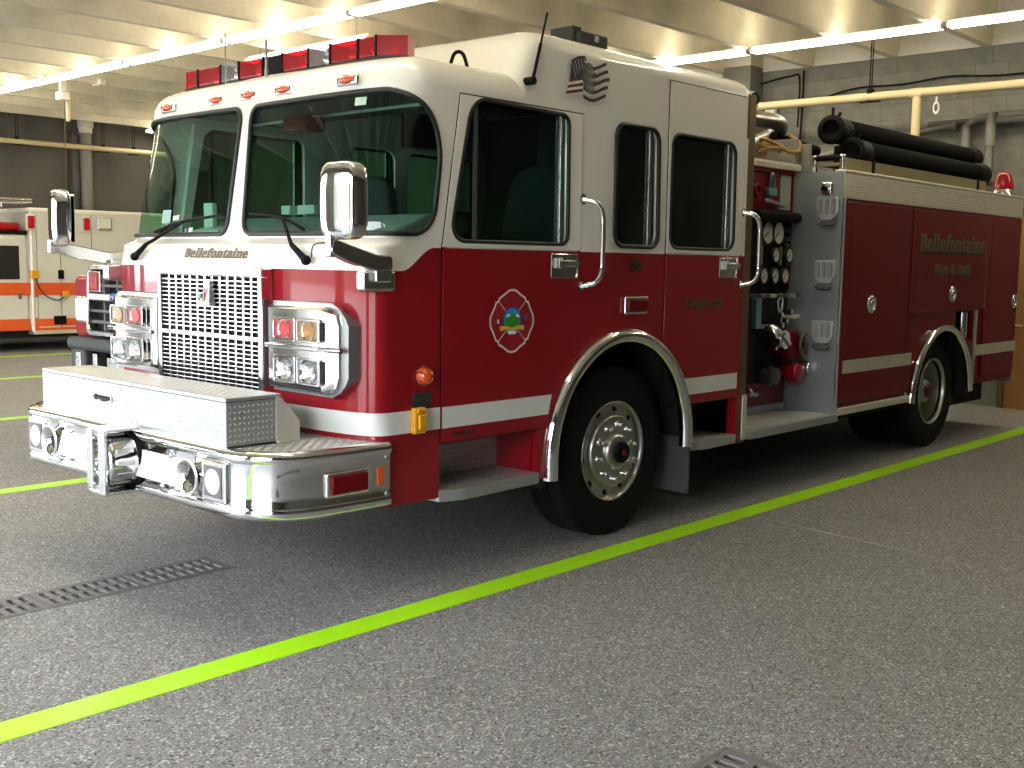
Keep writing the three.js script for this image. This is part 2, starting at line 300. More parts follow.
// fluorescent fittings
function fitting(x, y, z0, len, label, group, k = 1) {
  const t = thing('fluorescent_fitting', label, 'ceiling light', [x, y, z0 + len / 2], group), h = len / 2 - 0.015;
  obj('housing', [rbox(-0.03, 0.03, 0.02, 0.078, -h, h, 0.008), rbox(-0.07, 0.07, -0.01, 0.05, -h, -h + 0.03, 0.006), rbox(-0.07, 0.07, -0.01, 0.05, h - 0.03, h, 0.006)], M.fixture, t);
  for (const s of [-1, 1]) obj('tube', cyl([s * 0.052, 0.012, -h + 0.03], [s * 0.052, 0.012, h - 0.03], 0.021, 10), M.tube, t);
  if (y < STEM - 0.1) each('hanger', [cyl([0, 0.08, -h + 0.25], [0, DECK + 0.01 - y, -h + 0.25], 0.004, 6), cyl([0, 0.08, h - 0.25], [0, DECK + 0.01 - y, h - 0.25], 0.004, 6)], M.galv, t);
  const l = new THREE.RectAreaLight(TUBE_COLOR, TUBE_DOWN * k, 0.1, len - 0.1); l.rotation.x = -Math.PI / 2; l.position.y = -0.03; l.name = 'fitting_light'; t.add(l);
  const u = new THREE.RectAreaLight(TUBE_COLOR, TUBE_DOWN * 0.2 * k, 0.1, len - 0.1); u.rotation.x = Math.PI / 2; u.position.y = 0.081; u.name = 'fitting_light'; t.add(u);
}
const NTH = 'first second third fourth fifth sixth seventh eighth ninth tenth'.split(' ');
for (let k = 0; k < 8; k++) fitting(4.49, 4.32, -16.56 + k * 2.44, 2.44, NTH[k] + ' bare fluorescent fitting from the dark side wall in the row before the windshield', 'front row of fluorescent fittings');
for (let k = 0; k < 9; k++) fitting(9.02, 4.325, -16.78 + k * 2.44, 2.44, NTH[k] + ' bare fluorescent fitting from the dark side wall in the row near the block wall', 'rear row of fluorescent fittings');
for (let k = 0; k < 7; k++) fitting(-0.1, 4.32, -13.9 + k * 2.44, 2.44, NTH[k] + ' bare fluorescent fitting from the dark side wall in the row behind the bay doors', 'door-side row of fluorescent fittings', 0.5);
fitting(5.28, 4.26, -7.49, 2.5, 'single white fluorescent fitting seen just over the red light bar', null);

// pipes and wires
function pipeHanger(t, x, y, z, top) { obj('hanger', [box(x - 0.025, x + 0.025, y - 0.06, y - 0.045, z - 0.13, z + 0.13), cyl([x - 0.03, y - 0.05, z], [x - 0.03, top, z], 0.008, 6), cyl([x + 0.03, y - 0.05, z], [x + 0.03, top, z], 0.008, 6), box(x - 0.04, x + 0.04, y + 0.045, y + 0.1, z - 0.03, z + 0.03)], M.black, t); }
{
  const t = thing('overhead_pipe', 'cream painted overhead pipe crossing before the grey block wall, with one drop', 'pipe', [10.0, 3.8, -1]);
  obj('pipe', cyl([0, 0.03, -3.4], [0, -0.04, 8], 0.052, 16), M.pipeCream, t);
  obj('drop_pipe', [cyl([0, 0, 0.6], [0, -2.0, 0.6], 0.052, 16), cyl([0, 0, 0.52], [0, 0, 0.68], 0.062, 16)], M.pipeCream, t);
  pipeHanger(t, 0, 0, 0.0, 0.75); pipeHanger(t, 0, -0.03, 4, 0.75);
  const h = obj('hook', [cyl([0, -0.06, 0.84], [0, -0.12, 0.84], 0.012, 8), T(new THREE.TorusGeometry(0.045, 0.012, 8, 20).scale(0.7, 1.4, 1).rotateY(Math.PI / 2), 0, -0.19, 0.84)], M.fixture, t, 'white clevis hook hanging under the pipe');
}
{
  const t = thing('side_wall_pipe', 'pale overhead pipe along the dark wall above the ambulance', 'pipe', [7.5, 3.88, -16.8]);
  obj('pipe', cyl([-9, 0, 0], [3, 0.02, 0], 0.05, 14), M.pipeCream, t);
  for (const x of [-1.28, 0.5, 1.18]) obj('hanger', [box(x - 0.12, x + 0.12, -0.06, -0.04, -0.03, 0.03), box(x - 0.03, x + 0.03, 0.04, 0.1, -0.03, 0.03), cyl([x - 0.02, 0, 0], [x - 0.02, 0.55, 0], 0.006, 6), cyl([x + 0.03, 0, 0], [x + 0.03, 0.55, 0], 0.006, 6)], M.black, t);
}
{
  const t = thing('flue_duct', 'grey vertical duct rising up the dark wall behind the ambulance', 'duct', [7.72, 2.0, -16.98]);
  obj('duct', cyl([0, 0.2, 0], [0, 2.35, 0], 0.12, 20), M.pipeGrey, t); obj('collar', [cyl([0, 2.3, 0], [0, 2.5, 0], 0.16, 20), cyl([0, 2.2, 0], [0, 2.3, 0], 0.135, 20)], M.wallWhite, t);
  obj('bracket', [box(-0.26, -0.13, 0.3, 2.2, -0.16, -0.06)], M.wallDark, t); obj('switch_box', [rbox(-0.28, -0.14, 1.0, 1.4, -0.1, -0.02)], M.midGrey, t);
}
{
  const t = thing('cord_reel', 'small white cord reel hanging from the ceiling with a thin drop cord', 'reel', [4.98, 4.16, -12.2]);
  obj('body', [rbox(-0.09, 0.09, -0.02, 0.12, -0.09, 0.09, 0.03), rbox(-0.05, 0.05, 0.12, 0.34, -0.04, 0.04, 0.01), cyl([0, 0.3, 0], [0, 0.85, 0], 0.012, 8)], M.fixture, t); obj('arm', [rbox(0.05, 0.11, -0.34, 0.0, -0.025, 0.025, 0.01)], M.pipeCream, t);
  obj('cord', tube([[0.02, -0.02, 0], [0.02, -0.8, 0], [0.01, -1.6, 0]], 0.007, 10, 6), M.brownTrim, t);
  const u = thing('exit_box', 'small white box under the ceiling stems beside the cord reel', 'box', [5.38, 4.42, -11.77]);
  obj('body', rbox(-0.06, 0.06, -0.04, 0.06, -0.13, 0.13, 0.015), M.fixture, u); obj('lens', rbox(-0.062, -0.06, -0.02, 0.03, -0.1, 0.1, 0.001), M.paper, u);
}
{
  const t = thing('wall_pipes', 'grey painted pipes with an elbow and a valve on the block wall', 'pipe', [10.6, 3, 0]);
  obj('pipe', [bent([[0.03, -2.6, -0.02], [0.03, 0.53, -0.02], [0.03, 0.62, 4]], 0.055, 0.12)], M.pipeGrey, t);
  obj('pipe', [bent([[0, 0.06, -2.7], [0, 0.44, -0.42], [0, 0.46, -0.18]], 0.034, 0.05), cyl([0, 0.46, -0.2], [0, 0.46, -0.13], 0.05, 14)], M.pipeGrey, t);
  obj('pipe', [cyl([-0.04, 0.48, 0.36], [-0.04, 0.5, 4], 0.045, 14)], M.pipeGrey, t);
  obj('valve_body', [cyl([-0.04, 0.58, 0.3], [-0.04, 0.18, 0.3], 0.062, 16), cyl([-0.04, 0.18, 0.3], [-0.04, 0.08, 0.3], 0.04, 14), cyl([-0.04, 0.1, 0.3], [-0.04, -0.2, 0.3], 0.05, 14), T(new THREE.SphereGeometry(0.085, 18, 12), -0.04, -0.22, 0.32)], M.pipeGrey, t);
  obj('pipe', [cyl([0.02, 0.5, -0.5], [0.02, 0.5, 0], 0.03, 12)], M.iron, t);
}
{
  const t = thing('wall_conduit', 'thin black cable draped along the top of the block wall', 'cable', [10.66, 4, -1.5]);
  obj('cable', [tube([[0.03, 0.36, -0.8], [0.03, 0, -0.8], [0.03, -0.7, -0.82]], 0.014, 12, 6), tube([[0.03, 0.22, -1.6], [0.03, 0.3, -1.0], [0.03, 0.25, -0.86], [0.03, -0.4, -0.86]], 0.012, 24, 6), tube([[0.03, -0.1, -0.6], [0.03, -0.02, -0.4], [0.03, 0.05, 0], [0.03, 0.04, 0.6], [0.03, 0.08, 1.2], [0.03, 0.03, 1.9], [0.03, 0.06, 3]], 0.012, 40, 6)], M.black, t);
  obj('junction_box', rbox(-0.02, 0.05, -0.35, -0.1, -1.35, -1.2, 0.008), M.fixture, t);
}

// ---------------------------------------------------------------- the fire engine
const E = thing('fire_engine', 'red and white fire engine with chrome bumper parked beside the lime floor line', 'fire engine', [0, 0, 0]);
const W = 1.25;
const lerp = (a, b, t) => a + (b - a) * t, smooth = (a, b, x) => { x = Math.min(1, Math.max(0, (x - a) / (b - a))); return x * x * (3 - 2 * x); };
// plan outline of the cab front at height y: t = 0 on the centre line, t = 1 at the door cut
const frontX = (y) => y < 1.66 ? 0 : y < 1.755 ? 0.02 * (y - 1.66) / 0.095 : y < 1.8 ? 0.02 + 0.09 * smooth(1.755, 1.8, y) : 0.11 + 0.1 * (y - 1.8) / 0.76;
const doorX = (y) => y < 1.757 ? 0.494 : 0.494 + 0.122 * (y - 1.757) / 0.8;
const plans = new Map();
function plan(y) {
  const key = Math.round(y * 1e4); if (plans.has(key)) return plans.get(key);
  const k = smooth(1.73, 1.82, y), n = y < 1.73 ? 4 : lerp(4, lerp(6, 4, smooth(1.8, 2.5, y)), k), a = lerp(0.2, 0.3, k), x0 = frontX(y), xd = doorX(y), pts = [];
  for (let i = 0; i <= 80; i++) { const f = i / 80 * Math.PI / 2; pts.push([x0 + a - a * Math.pow(Math.cos(f), 2 / n), W * Math.pow(Math.sin(f), 2 / n)]); }
  pts.push([xd, W]);
  const acc = [0]; for (let i = 1; i < pts.length; i++) acc.push(acc[i - 1] + Math.hypot(pts[i][0] - pts[i - 1][0], pts[i][1] - pts[i - 1][1]));
  const p = { pts, acc, L: acc.at(-1) }; plans.set(key, p); return p;
}
function P(t, y, off = 0) {
  const { pts, acc, L } = plan(y), d = Math.min(1, Math.max(0, t)) * L; let i = 1; while (i < acc.length - 1 && acc[i] < d) i++;
  const k = (d - acc[i - 1]) / Math.max(1e-9, acc[i] - acc[i - 1]), a = pts[i - 1], b = pts[i], l = Math.hypot(b[0] - a[0], b[1] - a[1]) || 1;
  return V(lerp(a[0], b[0], k) - off * (b[1] - a[1]) / l, y, lerp(a[1], b[1], k) + off * (b[0] - a[0]) / l);
}
const yb = (t) => 1.64 + 0.117 * smooth(0.84, 0.97, t);
const S0 = 1.65;                                                  // windshield shapes are drawn in metres along the outline
const paneShape = roundPoly([[0.085, 1.822], [1.575, 1.822], [1.555, 2.525], [0.05, 2.518]], [0.07, 0.13, 0.36, 0.07]);
const panePts = paneShape.getSpacedPoints(140).slice(0, -1).map((p) => [p.x / S0, p.y]);
function frontHalf(mat, parent, f) { for (const s of [1, -1]) f(s); }
// red nose and lower cab corners
const nose = (u, v) => { const t = 2 * u - 1, p = P(Math.abs(t), lerp(0.48, yb(Math.abs(t)), v)); if (t < 0) p.z *= -1; return p; };
const cab = obj('cab_body', gridGeo(120, 16, nose), M.red, E, 'red lower cab body');
const cabTop = obj('cab_upper', (() => {
  const gs = [];
  for (const s of [1, -1]) {
    const g = [gridGeo(60, 14, (u, v) => P(u, lerp(yb(u), 1.8, v)))];
    // frame round the windshield: from the pane outline out to the border of the panel
    const c = [0.5, 2.16], rect = panePts.map(([x, y]) => { const dx = x - c[0], dy = y - c[1], k = Math.min(dx > 0 ? 0.5 / dx : -0.5 / dx, dy > 0 ? (2.56 - c[1]) / dy : (1.8 - c[1]) / dy); return [c[0] + dx * k, c[1] + dy * k]; });
    for (const q of [[0, 1.8], [1, 1.8], [1, 2.56], [0, 2.56]]) { let b = 0, bd = 9; rect.forEach((r, i) => { const d = Math.hypot(r[0] - q[0], r[1] - q[1]); if (d < bd) { bd = d; b = i; } }); rect[b] = q; }
    const n = panePts.length;
    g.push(gridGeo(n, 8, (u, v) => { const i = Math.round(u * n) % n; return P(lerp(panePts[i][0], rect[i][0], v), lerp(panePts[i][1], rect[i][1], v)); }, true));
    // roof edge and low front roof
    const out = []; for (let i = 0; i <= 60; i++) { const p = P(i / 60, 2.56), q = P(i / 60, 2.56, 1); out.push([p.x, p.z, q.x - p.x, q.z - p.z]); }
    for (let x = 0.7; x < 1.3; x += 0.1) out.push([x, W, 0, 1]);
    const m = out.length - 1, R = 0.14;
    g.push(gridGeo(m, 10, (u, v) => { const o = out[Math.round(u * m)], a = v * Math.PI / 2, k = R * (1 - Math.cos(a)); return V(o[0] - o[2] * k, 2.56 + R * Math.sin(a), Math.max(0, o[1] - o[3] * k)); }));
    g.push(gridGeo(m, 6, (u, v) => { const o = out[Math.round(u * m)]; return V(o[0] - o[2] * R, 2.7 + 0.012 * v, Math.max(0, o[1] - o[3] * R) * (1 - v)); }));
    // raised crew roof
    const prof = []; for (let i = 0; i <= 5; i++) prof.push([2.56 + 0.28 * i / 5, 0]); for (let i = 1; i <= 8; i++) { const a = i / 8 * Math.PI / 2; prof.push([2.84 + 0.11 * Math.sin(a), 0.11 * (1 - Math.cos(a))]); }
    const ring = ([y, d]) => { const xf = 1.0 + (y - 2.62) * 0.56 + d * 0.5, w = W - d, xr = 3.4 - d * 0.6, r = 0.13, pts = [[xf - 0.03, 0]]; for (let k = 1; k <= 8; k++) pts.push([xf - 0.03 * (1 - (k / 8) ** 2), (w - r) * k / 8]); arcPts(xf + r, w - r, r, Math.PI, Math.PI / 2, 8).slice(1).forEach((p) => pts.push(p)); for (let k = 1; k <= 6; k++) pts.push([lerp(xf + r, xr - 0.03, k / 6), w]); arcPts(xr - 0.03, w - 0.03, 0.03, Math.PI / 2, 0, 3).slice(1).forEach((p) => pts.push(p)); pts.push([xr, 0]); return pts; };
    const rings = prof.map(ring), nr = rings[0].length - 1;
    g.push(gridGeo(nr, prof.length - 1, (u, v) => { const j = Math.round(v * (prof.length - 1)), p = rings[j][Math.round(u * nr)]; return V(p[0], prof[j][0], p[1]); }));
    g.push(gridGeo(nr, 5, (u, v) => { const p = rings.at(-1)[Math.round(u * nr)]; return V(p[0], 2.95 + 0.012 * v, p[1] * (1 - v)); }));
    // side wall above the waist, with window openings
    const wall = poly([[0.494, 1.757], [3.4, 1.757], [3.4, 2.56], [0.616, 2.56]]);
    wall.holes.push(roundPoly([[0.55, 1.78], [1.495, 1.78], [1.49, 2.525], [0.69, 2.535]], [0.11, 0.05, 0.05, 0.08], THREE.Path), roundPoly([[1.905, 1.79], [2.36, 1.79], [2.345, 2.525], [1.905, 2.525]], 0.08, THREE.Path), roundPoly([[2.47, 1.78], [3.255, 1.78], [3.245, 2.52], [2.475, 2.525]], 0.08, THREE.Path));
    g.push(ext(wall, W - 0.04, W));
    gs.push(side(s, g));
  }
  return gs;
})(), M.white, E, 'white upper cab and raised roof');
for (const s of [1, -1]) { // red side wall below the waist, with wheel arch and step recesses
  const arch = arcPts(2.045, 0.57, 0.71, Math.PI, 0, 32);
  obj('cab_side', side(s, [ext(poly([[0.494, 1.757], [0.494, 0.755], [1.26, 0.755], [1.26, 0.47], [1.335, 0.47], ...arch, [2.755, 0.47], [2.8, 0.47], [2.8, 0.77], [3.36, 0.77], [3.36, 0.47], [3.4, 0.47], [3.4, 1.757]]), W - 0.04, W),
    box(1.24, 1.3, 0.47, 0.76, 0.92, W - 0.04), box(0.47, 0.494, 0.47, 0.78, 0.92, W - 0.02), box(3.33, 3.37, 0.47, 0.78, 0.92, W - 0.04), box(2.78, 2.81, 0.47, 0.78, 0.92, W - 0.04)]), M.red, E);
  each('step_recess', side(s, [ubox(0.49, 1.25, 0.48, 0.78, 0.93, 0.95), ubox(2.8, 3.34, 0.48, 0.78, 0.93, 0.95)]), M.tread, E);
  each('step_plate', side(s, [planarUV(extY(roundPoly([[0.485, 0.94], [1.255, 0.94], [1.245, W + 0.03], [0.62, W + 0.05], [0.485, W]], 0.012), 0.455, 0.515, 0.004)),
    planarUV(extY(roundPoly([[2.81, 0.94], [3.335, 0.94], [3.335, W + 0.03], [2.94, W + 0.04], [2.81, W]], 0.012), 0.455, 0.515, 0.004))]), M.tread, E);
  if (s > 0) {
    lozenges('tread_lozenges', E, V(0.51, 0.5155, 0.955), V(0.72, 0, 0), V(0, 0, 0.3), V(0, 1, 0)); lozenges('tread_lozenges', E, V(2.83, 0.5155, 0.955), V(0.49, 0, 0), V(0, 0, 0.3), V(0, 1, 0));
    lozenges('tread_lozenges', E, V(0.51, 0.52, 0.9505), V(0.73, 0, 0), V(0, 0.24, 0), V(0, 0, 1), 0.026);
  }
  obj('wheel_well', side(s, [gridGeo(32, 1, (u, v) => V(2.045 + 0.705 * Math.cos(Math.PI * (1 - u)), 0.57 + 0.705 * Math.sin(Math.PI * (1 - u)), lerp(0.7, W - 0.02, v))), box(1.335, 1.345, 0.4, 0.57, 0.7, W - 0.02), box(2.745, 2.755, 0.4, 0.57, 0.7, W - 0.02), box(1.3, 2.8, 0.4, 1.3, 0.68, 0.7)]), M.under, E);
  const fp = [V(1.36, 0.455, W + 0.01), V(1.36, 0.57, W + 0.01), ...arcPts(2.045, 0.57, 0.685, Math.PI, 0, 28).slice(1).map(([x, y]) => V(x, y, W + 0.01)), V(2.73, 0.5, W + 0.01)];
  obj('fender_trim', side(s, [new THREE.TubeGeometry(new THREE.CatmullRomCurve3(fp, false, 'centripetal'), 90, 0.046, 14)]), M.chrome, E, 'polished chrome wheel arch trim');
  obj('mud_flap', side(s, [rbox(2.715, 2.745, 0.18, 0.56, 0.86, W + 0.045, 0.012)]), M.plastic, E);
  // doors
  const fA = [[0.5, 1.762], [1.594, 1.762], [1.594, 2.53], [0.62, 2.53]], win = roundPoly([[0.548, 1.795], [1.48, 1.795], [1.472, 2.512], [0.7, 2.523]], [0.1, 0.05, 0.05, 0.1], THREE.Path);
  const seal = (pts, holes) => { const q = poly(pts); holes.forEach((h) => q.holes.push(h)); return q; };
  const arcD = arcPts(2.045, 0.57, 0.735, 2.865, 2.232, 12), arcE = arcPts(2.045, 0.57, 0.735, 0.99, 0.28, 12);
  const redF = [[0.5, 1.755], [0.5, 0.762], [1.335, 0.762], ...arcD, [1.594, 1.755]], redR = [[2.449, 1.755], ...arcE, [2.752, 0.776], [3.353, 0.776], [3.353, 1.755]];
  const fs = poly(fA); fs.holes.push(win);
  const dF = obj('door', side(s, [ext(fs, W, W + 0.007, 0.002)]), M.white, E, 'front cab door, white above red');
  obj('lower_panel', side(s, [ext(poly(redF), W, W + 0.007, 0.002)]), M.red, dF);
  const win3 = roundPoly([[2.482, 1.797], [3.245, 1.797], [3.235, 2.508], [2.484, 2.513]], 0.075, THREE.Path), rs = poly([[2.449, 1.762], [3.353, 1.762], [3.353, 2.828], [2.449, 2.828]]); rs.holes.push(win3);
  const dR = obj('door', side(s, [ext(rs, W, W + 0.007, 0.002)]), M.white, E, 'rear cab door, white above red');
  obj('lower_panel', side(s, [ext(poly(redR), W, W + 0.007, 0.002)]), M.red, dR);
  obj('door_seal', side(s, [ext(poly([[0.494, 1.757], [1.6, 1.757], [1.6, 2.536], [0.615, 2.536]].map((p) => p)), W, W + 0.002)].map((g) => { const q = poly([[0.493, 0.757], [1.6, 0.757], [1.6, 2.537], [0.616, 2.537], [0.493, 1.757]]); q.holes.push(poly([[0.52, 0.78], [1.57, 0.78], [1.57, 2.52], [0.63, 2.52], [0.52, 1.757]])); return ext(q, W, W + 0.0025); }).concat((() => { const q = poly([[2.442, 0.77], [3.36, 0.77], [3.36, 2.835], [2.442, 2.835]]); q.holes.push(poly([[2.47, 0.79], [3.34, 0.79], [3.34, 2.82], [2.47, 2.82]])); return ext(q, W, W + 0.0025); })())), M.black, E);
  // window gaskets and panes
  const gasket = (shape, r) => tube(shape.getSpacedPoints(90).slice(0, -1).map((p) => V(p.x, p.y, W + 0.004)), r, 120, 6, true);
  obj('window_gasket', side(s, [gasket(win, 0.012)]), M.gasket, dF); obj('window_gasket', side(s, [gasket(win3, 0.012)]), M.gasket, dR);
  obj('window_pane', side(s, [ext(roundPoly([[0.55, 1.79], [1.485, 1.79], [1.475, 2.52], [0.7, 2.53]], [0.1, 0.05, 0.05, 0.1]), W - 0.03, W - 0.027)]), M.glassDark, dF);
  obj('window_rail', side(s, [rbox(1.415, 1.45, 1.8, 2.52, W - 0.025, W - 0.005, 0.004)]), M.polished, dF, 'pale vertical window channel');
  obj('window_rail', side(s, [rbox(0.735, 0.76, 1.8, 2.52, W - 0.025, W - 0.01, 0.004)]), M.plastic, dF);
  obj('window_rail', side(s, [rbox(3.165, 3.205, 1.8, 2.51, W - 0.025, W - 0.01, 0.004)]), M.polished, dR);
  obj('window_pane', side(s, [ext(roundPoly([[2.48, 1.79], [3.25, 1.79], [3.24, 2.515], [2.48, 2.515]], 0.07), W - 0.03, W - 0.027)]), M.glassDark, dR);
  const win2 = roundPoly([[1.912, 1.797], [2.356, 1.797], [2.34, 2.517], [1.91, 2.517]], 0.075);
  const w2 = obj('crew_window', side(s, [ext(win2, W - 0.03, W - 0.027)]), M.glassDark, E); obj('window_gasket', side(s, [gasket(win2, 0.015)]), M.gasket, w2); obj('window_rail', side(s, [rbox(2.265, 2.3, 1.8, 2.51, W - 0.025, W - 0.01, 0.004)]), M.polished, w2);
  // door latches and grab rails
  for (const [d, x] of [[dF, 1.335], [dR, 3.075]]) {
    const l = obj('latch_plate', side(s, [rbox(x, x + 0.235, 1.608, 1.742, W + 0.006, W + 0.012, 0.003)]), M.chrome, d);
    obj('handle', side(s, [rbox(x + 0.03, x + 0.2, 1.675, 1.705, W + 0.03, W + 0.045, 0.006), rbox(x + 0.04, x + 0.07, 1.66, 1.72, W + 0.01, W + 0.04, 0.006), cyl([x + 0.18, 1.69, W + 0.01], [x + 0.18, 1.69, W + 0.05], 0.02, 14)]), M.steel, d);
  }
  for (const [x, z] of [[1.625, 0], [3.375, 0]]) obj('grab_rail', side(s, [bent([[x - 0.02, 2.055, W], [x + 0.02, 2.04, W + 0.09], [x + 0.06, 1.96, W + 0.095], [x + 0.06, 1.65, W + 0.095], [x + 0.02, 1.58, W + 0.09], [x - 0.02, 1.56, W]], 0.017, 0.05), cyl([x - 0.02, 2.055, W], [x - 0.02, 2.055, W + 0.012], 0.03, 16), cyl([x - 0.02, 1.56, W], [x - 0.02, 1.56, W + 0.012], 0.03, 16)]), M.chrome, E);
  // white reflective stripe
  each('reflective_stripe', side(s, [gridGeo(40, 1, (u, v) => P(lerp(0.22, 1, u), lerp(0.838, 0.95, v), 0.003)), ext(poly([[0.505, 0.838], [1.334, 0.838], [1.362, 0.948], [0.505, 0.948]]), W + 0.006, W + 0.0085), ext(poly([[2.725, 0.838], [3.35, 0.838], [3.35, 0.948], [2.695, 0.948]]), W + 0.006, W + 0.0085)]), M.stripeWhite, E);
  // marker lamps on the cab side
  const am = obj('marker_lamp', side(s, [lathe([[0.0, 0.062], [0.025, 0.056], [0.042, 0.035], [0.047, 0.01], [0.047, 0]], 'z', [0.372, 1.118, W + 0.004], 24)]), M.lensOrange, E); obj('lamp_base', side(s, [cyl([0.372, 1.118, W - 0.01], [0.372, 1.118, W + 0.012], 0.053, 24)]), M.chrome, am);
  const rm = obj('marker_lamp', side(s, [rbox(2.03, 2.23, 1.4, 1.48, W + 0.01, W + 0.045, 0.018)]), M.redDark, E); obj('lamp_bezel', side(s, [rbox(2.012, 2.248, 1.385, 1.496, W, W + 0.028, 0.012)]), M.chrome, rm);
  // yellow power inlet and its data plate
  obj('data_plate', side(s, [rbox(0.305, 0.43, 0.955, 1.033, W - 0.002, W + 0.004, 0.002), ...[0.97, 0.985, 1.0].map((y) => rbox(0.33, 0.42, y, y + 0.006, W + 0.003, W + 0.006, 0.001))]), M.darkGrey, E);
  const pi = obj('power_inlet', side(s, [rbox(0.29, 0.37, 0.832, 0.965, W, W + 0.04, 0.012), rbox(0.31, 0.365, 0.855, 0.93, W + 0.035, W + 0.052, 0.008), cyl([0.305, 0.95, W + 0.034], [0.355, 0.95, W + 0.034], 0.016, 12)]), M.yellow, E, 'yellow hinged power inlet cover');
}
// front panel lettering, cab decals
function decal(w, h, tex, x, y, s = 1, extra = {}) { const g = new THREE.PlaneGeometry(w, h); if (s < 0) g.rotateY(Math.PI); return [T(g, x, y, s * (W + 0.0095)), new THREE.MeshStandardMaterial({ map: tex, transparent: true, alphaTest: 0.02, roughness: 0.4, ...extra })]; }
const GOLD = '#b08d35';
function lettering(c, text, w, h, font, skew, squeeze, col = GOLD, ow = 0.06, sy = 1) {
  c.save(); c.font = font; c.textBaseline = 'middle'; c.textAlign = 'center'; c.translate(w / 2, h * 0.52); c.transform(squeeze, 0, skew, sy, 0, 0);
  c.lineJoin = 'round'; c.lineWidth = h * ow; c.strokeStyle = '#17110a'; c.strokeText(text, h * 0.03, h * 0.03); c.fillStyle = col; c.fillText(text, 0, 0); c.restore();
}
{
  const name = canvasTex(512, 110, (c, w, h) => { c.clearRect(0, 0, w, h); lettering(c, 'Bellefontaine', w, h, 'bold 78px serif', -0.32, 0.98, '#6b5216', 0.03); });
  const g = gridGeo(24, 10, (u, v) => { const z = lerp(-0.345, 0.28, u), p = P(Math.abs(z) / plan(1.71).L, lerp(1.672, 1.765, v) , 0.004); return V(p.x + 0, p.y, z); });
  { const p = g.attributes.uv; }
  obj('front_lettering', g, new THREE.MeshStandardMaterial({ map: name, transparent: true, alphaTest: 0.02, roughness: 0.4, side: DS }), E, 'gold script lettering on the white nose');
  const eng = canvasTex(256, 64, (c, w, h) => { c.clearRect(0, 0, w, h); lettering(c, 'Engine 22', w, h, 'bold 40px serif', 0, 1.15, '#6e5a2e', 0.03); });
  obj('unit_number', ...decal(0.5, 0.115, eng, 2.9, 1.445), E);
  const cross = canvasTex(512, 512, (c, w, h) => {
    c.clearRect(0, 0, w, h); c.translate(w / 2, h / 2);
    // maltese cross outline with softly scalloped arms
    c.beginPath(); const q = (k, r, a) => { const t = k * Math.PI / 2 + a; return [r * Math.sin(t), -r * Math.cos(t)]; };
    for (let k = 0; k < 4; k++) { const a = q(k, 232, -0.68), b = q(k, 222, -0.44), m = q(k, 256, 0), d = q(k, 222, 0.44), e = q(k, 232, 0.68), n = q(k, 212, Math.PI / 4); if (!k) c.moveTo(...a); else c.lineTo(...a); c.quadraticCurveTo(...b, ...q(k, 238, -0.22)); c.quadraticCurveTo(...m, ...q(k, 238, 0.22)); c.quadraticCurveTo(...d, ...e); c.quadraticCurveTo(...n, ...q(k + 1, 232, -0.68)); }
    c.closePath(); c.fillStyle = '#8f1620'; c.fill(); c.lineWidth = 15; c.strokeStyle = '#d9cfc6'; c.stroke();
    c.lineWidth = 7; for (const [x, y] of [[1, 1], [1, -1], [-1, 1], [-1, -1]]) { c.beginPath(); c.moveTo(x * 68, y * 74); c.lineTo(x * 150, y * 154); c.stroke(); }
    c.beginPath(); c.ellipse(0, 0, 106, 112, 0, 0, 7); c.fillStyle = '#1d4f9a'; c.fill(); c.beginPath(); c.ellipse(0, -10, 90, 92, 0, 0, 7); c.fillStyle = '#2c93cf'; c.fill();
    c.beginPath(); c.ellipse(0, 4, 84, 62, 0, 0, 7); c.fillStyle = '#2f8a2a'; c.fill(); c.fillStyle = '#e8eef0'; c.beginPath(); c.ellipse(-46, -44, 26, 11, -0.2, 0, 7); c.ellipse(60, -40, 22, 10, 0.3, 0, 7); c.fill();
    c.beginPath(); c.moveTo(-60, 78); c.lineTo(60, 78); c.lineTo(34, 104); c.lineTo(-34, 104); c.closePath(); c.fill();
    c.beginPath(); c.moveTo(-140, 40); c.quadraticCurveTo(-70, 28, 0, 52); c.quadraticCurveTo(70, 28, 140, 40); c.lineTo(134, 76); c.quadraticCurveTo(60, 58, 0, 82); c.quadraticCurveTo(-60, 58, -134, 76); c.closePath(); c.fillStyle = '#cfae3a'; c.fill();
    c.fillStyle = '#d8d4c8'; c.fillRect(-168, -16, 22, 32); c.fillStyle = '#2b4f9c'; c.beginPath(); c.arc(160, -24, 22, 0, 7); c.fill();
  });
  obj('crest', ...decal(0.36, 0.352, cross, 1.02, 1.375), E, 'crest of a firefighter cross round a landscape seal');
  const flag = canvasTex(512, 512, (c, w, h) => {
    c.clearRect(0, 0, w, h); // waving flag: short left piece with the canton, a fold, then the fly
    const strip = (pts, col) => { c.beginPath(); pts.forEach(([x, y], i) => i ? c.lineTo(x, y) : c.moveTo(x, y)); c.closePath(); c.fillStyle = col; c.fill(); };
    strip([[62, 120], [130, 70], [200, 52], [214, 90], [190, 128], [180, 250], [52, 300]], '#17171c');
    c.strokeStyle = '#b9b6ac'; c.lineWidth = 7; for (let k = 0; k < 5; k++) { c.beginPath(); c.moveTo(70 + k * 30, 128 - k * 14); c.lineTo(110 + k * 22, 270 - k * 32); c.stroke(); }
    for (let k = 0; k < 6; k++) { const y = 296 + k * 28; strip([[50 - k * 7, y + 6], [186, y - 44], [186, y - 18], [44 - k * 7, y + 32]], k % 2 ? '#e6ddd2' : '#4a1418'); }
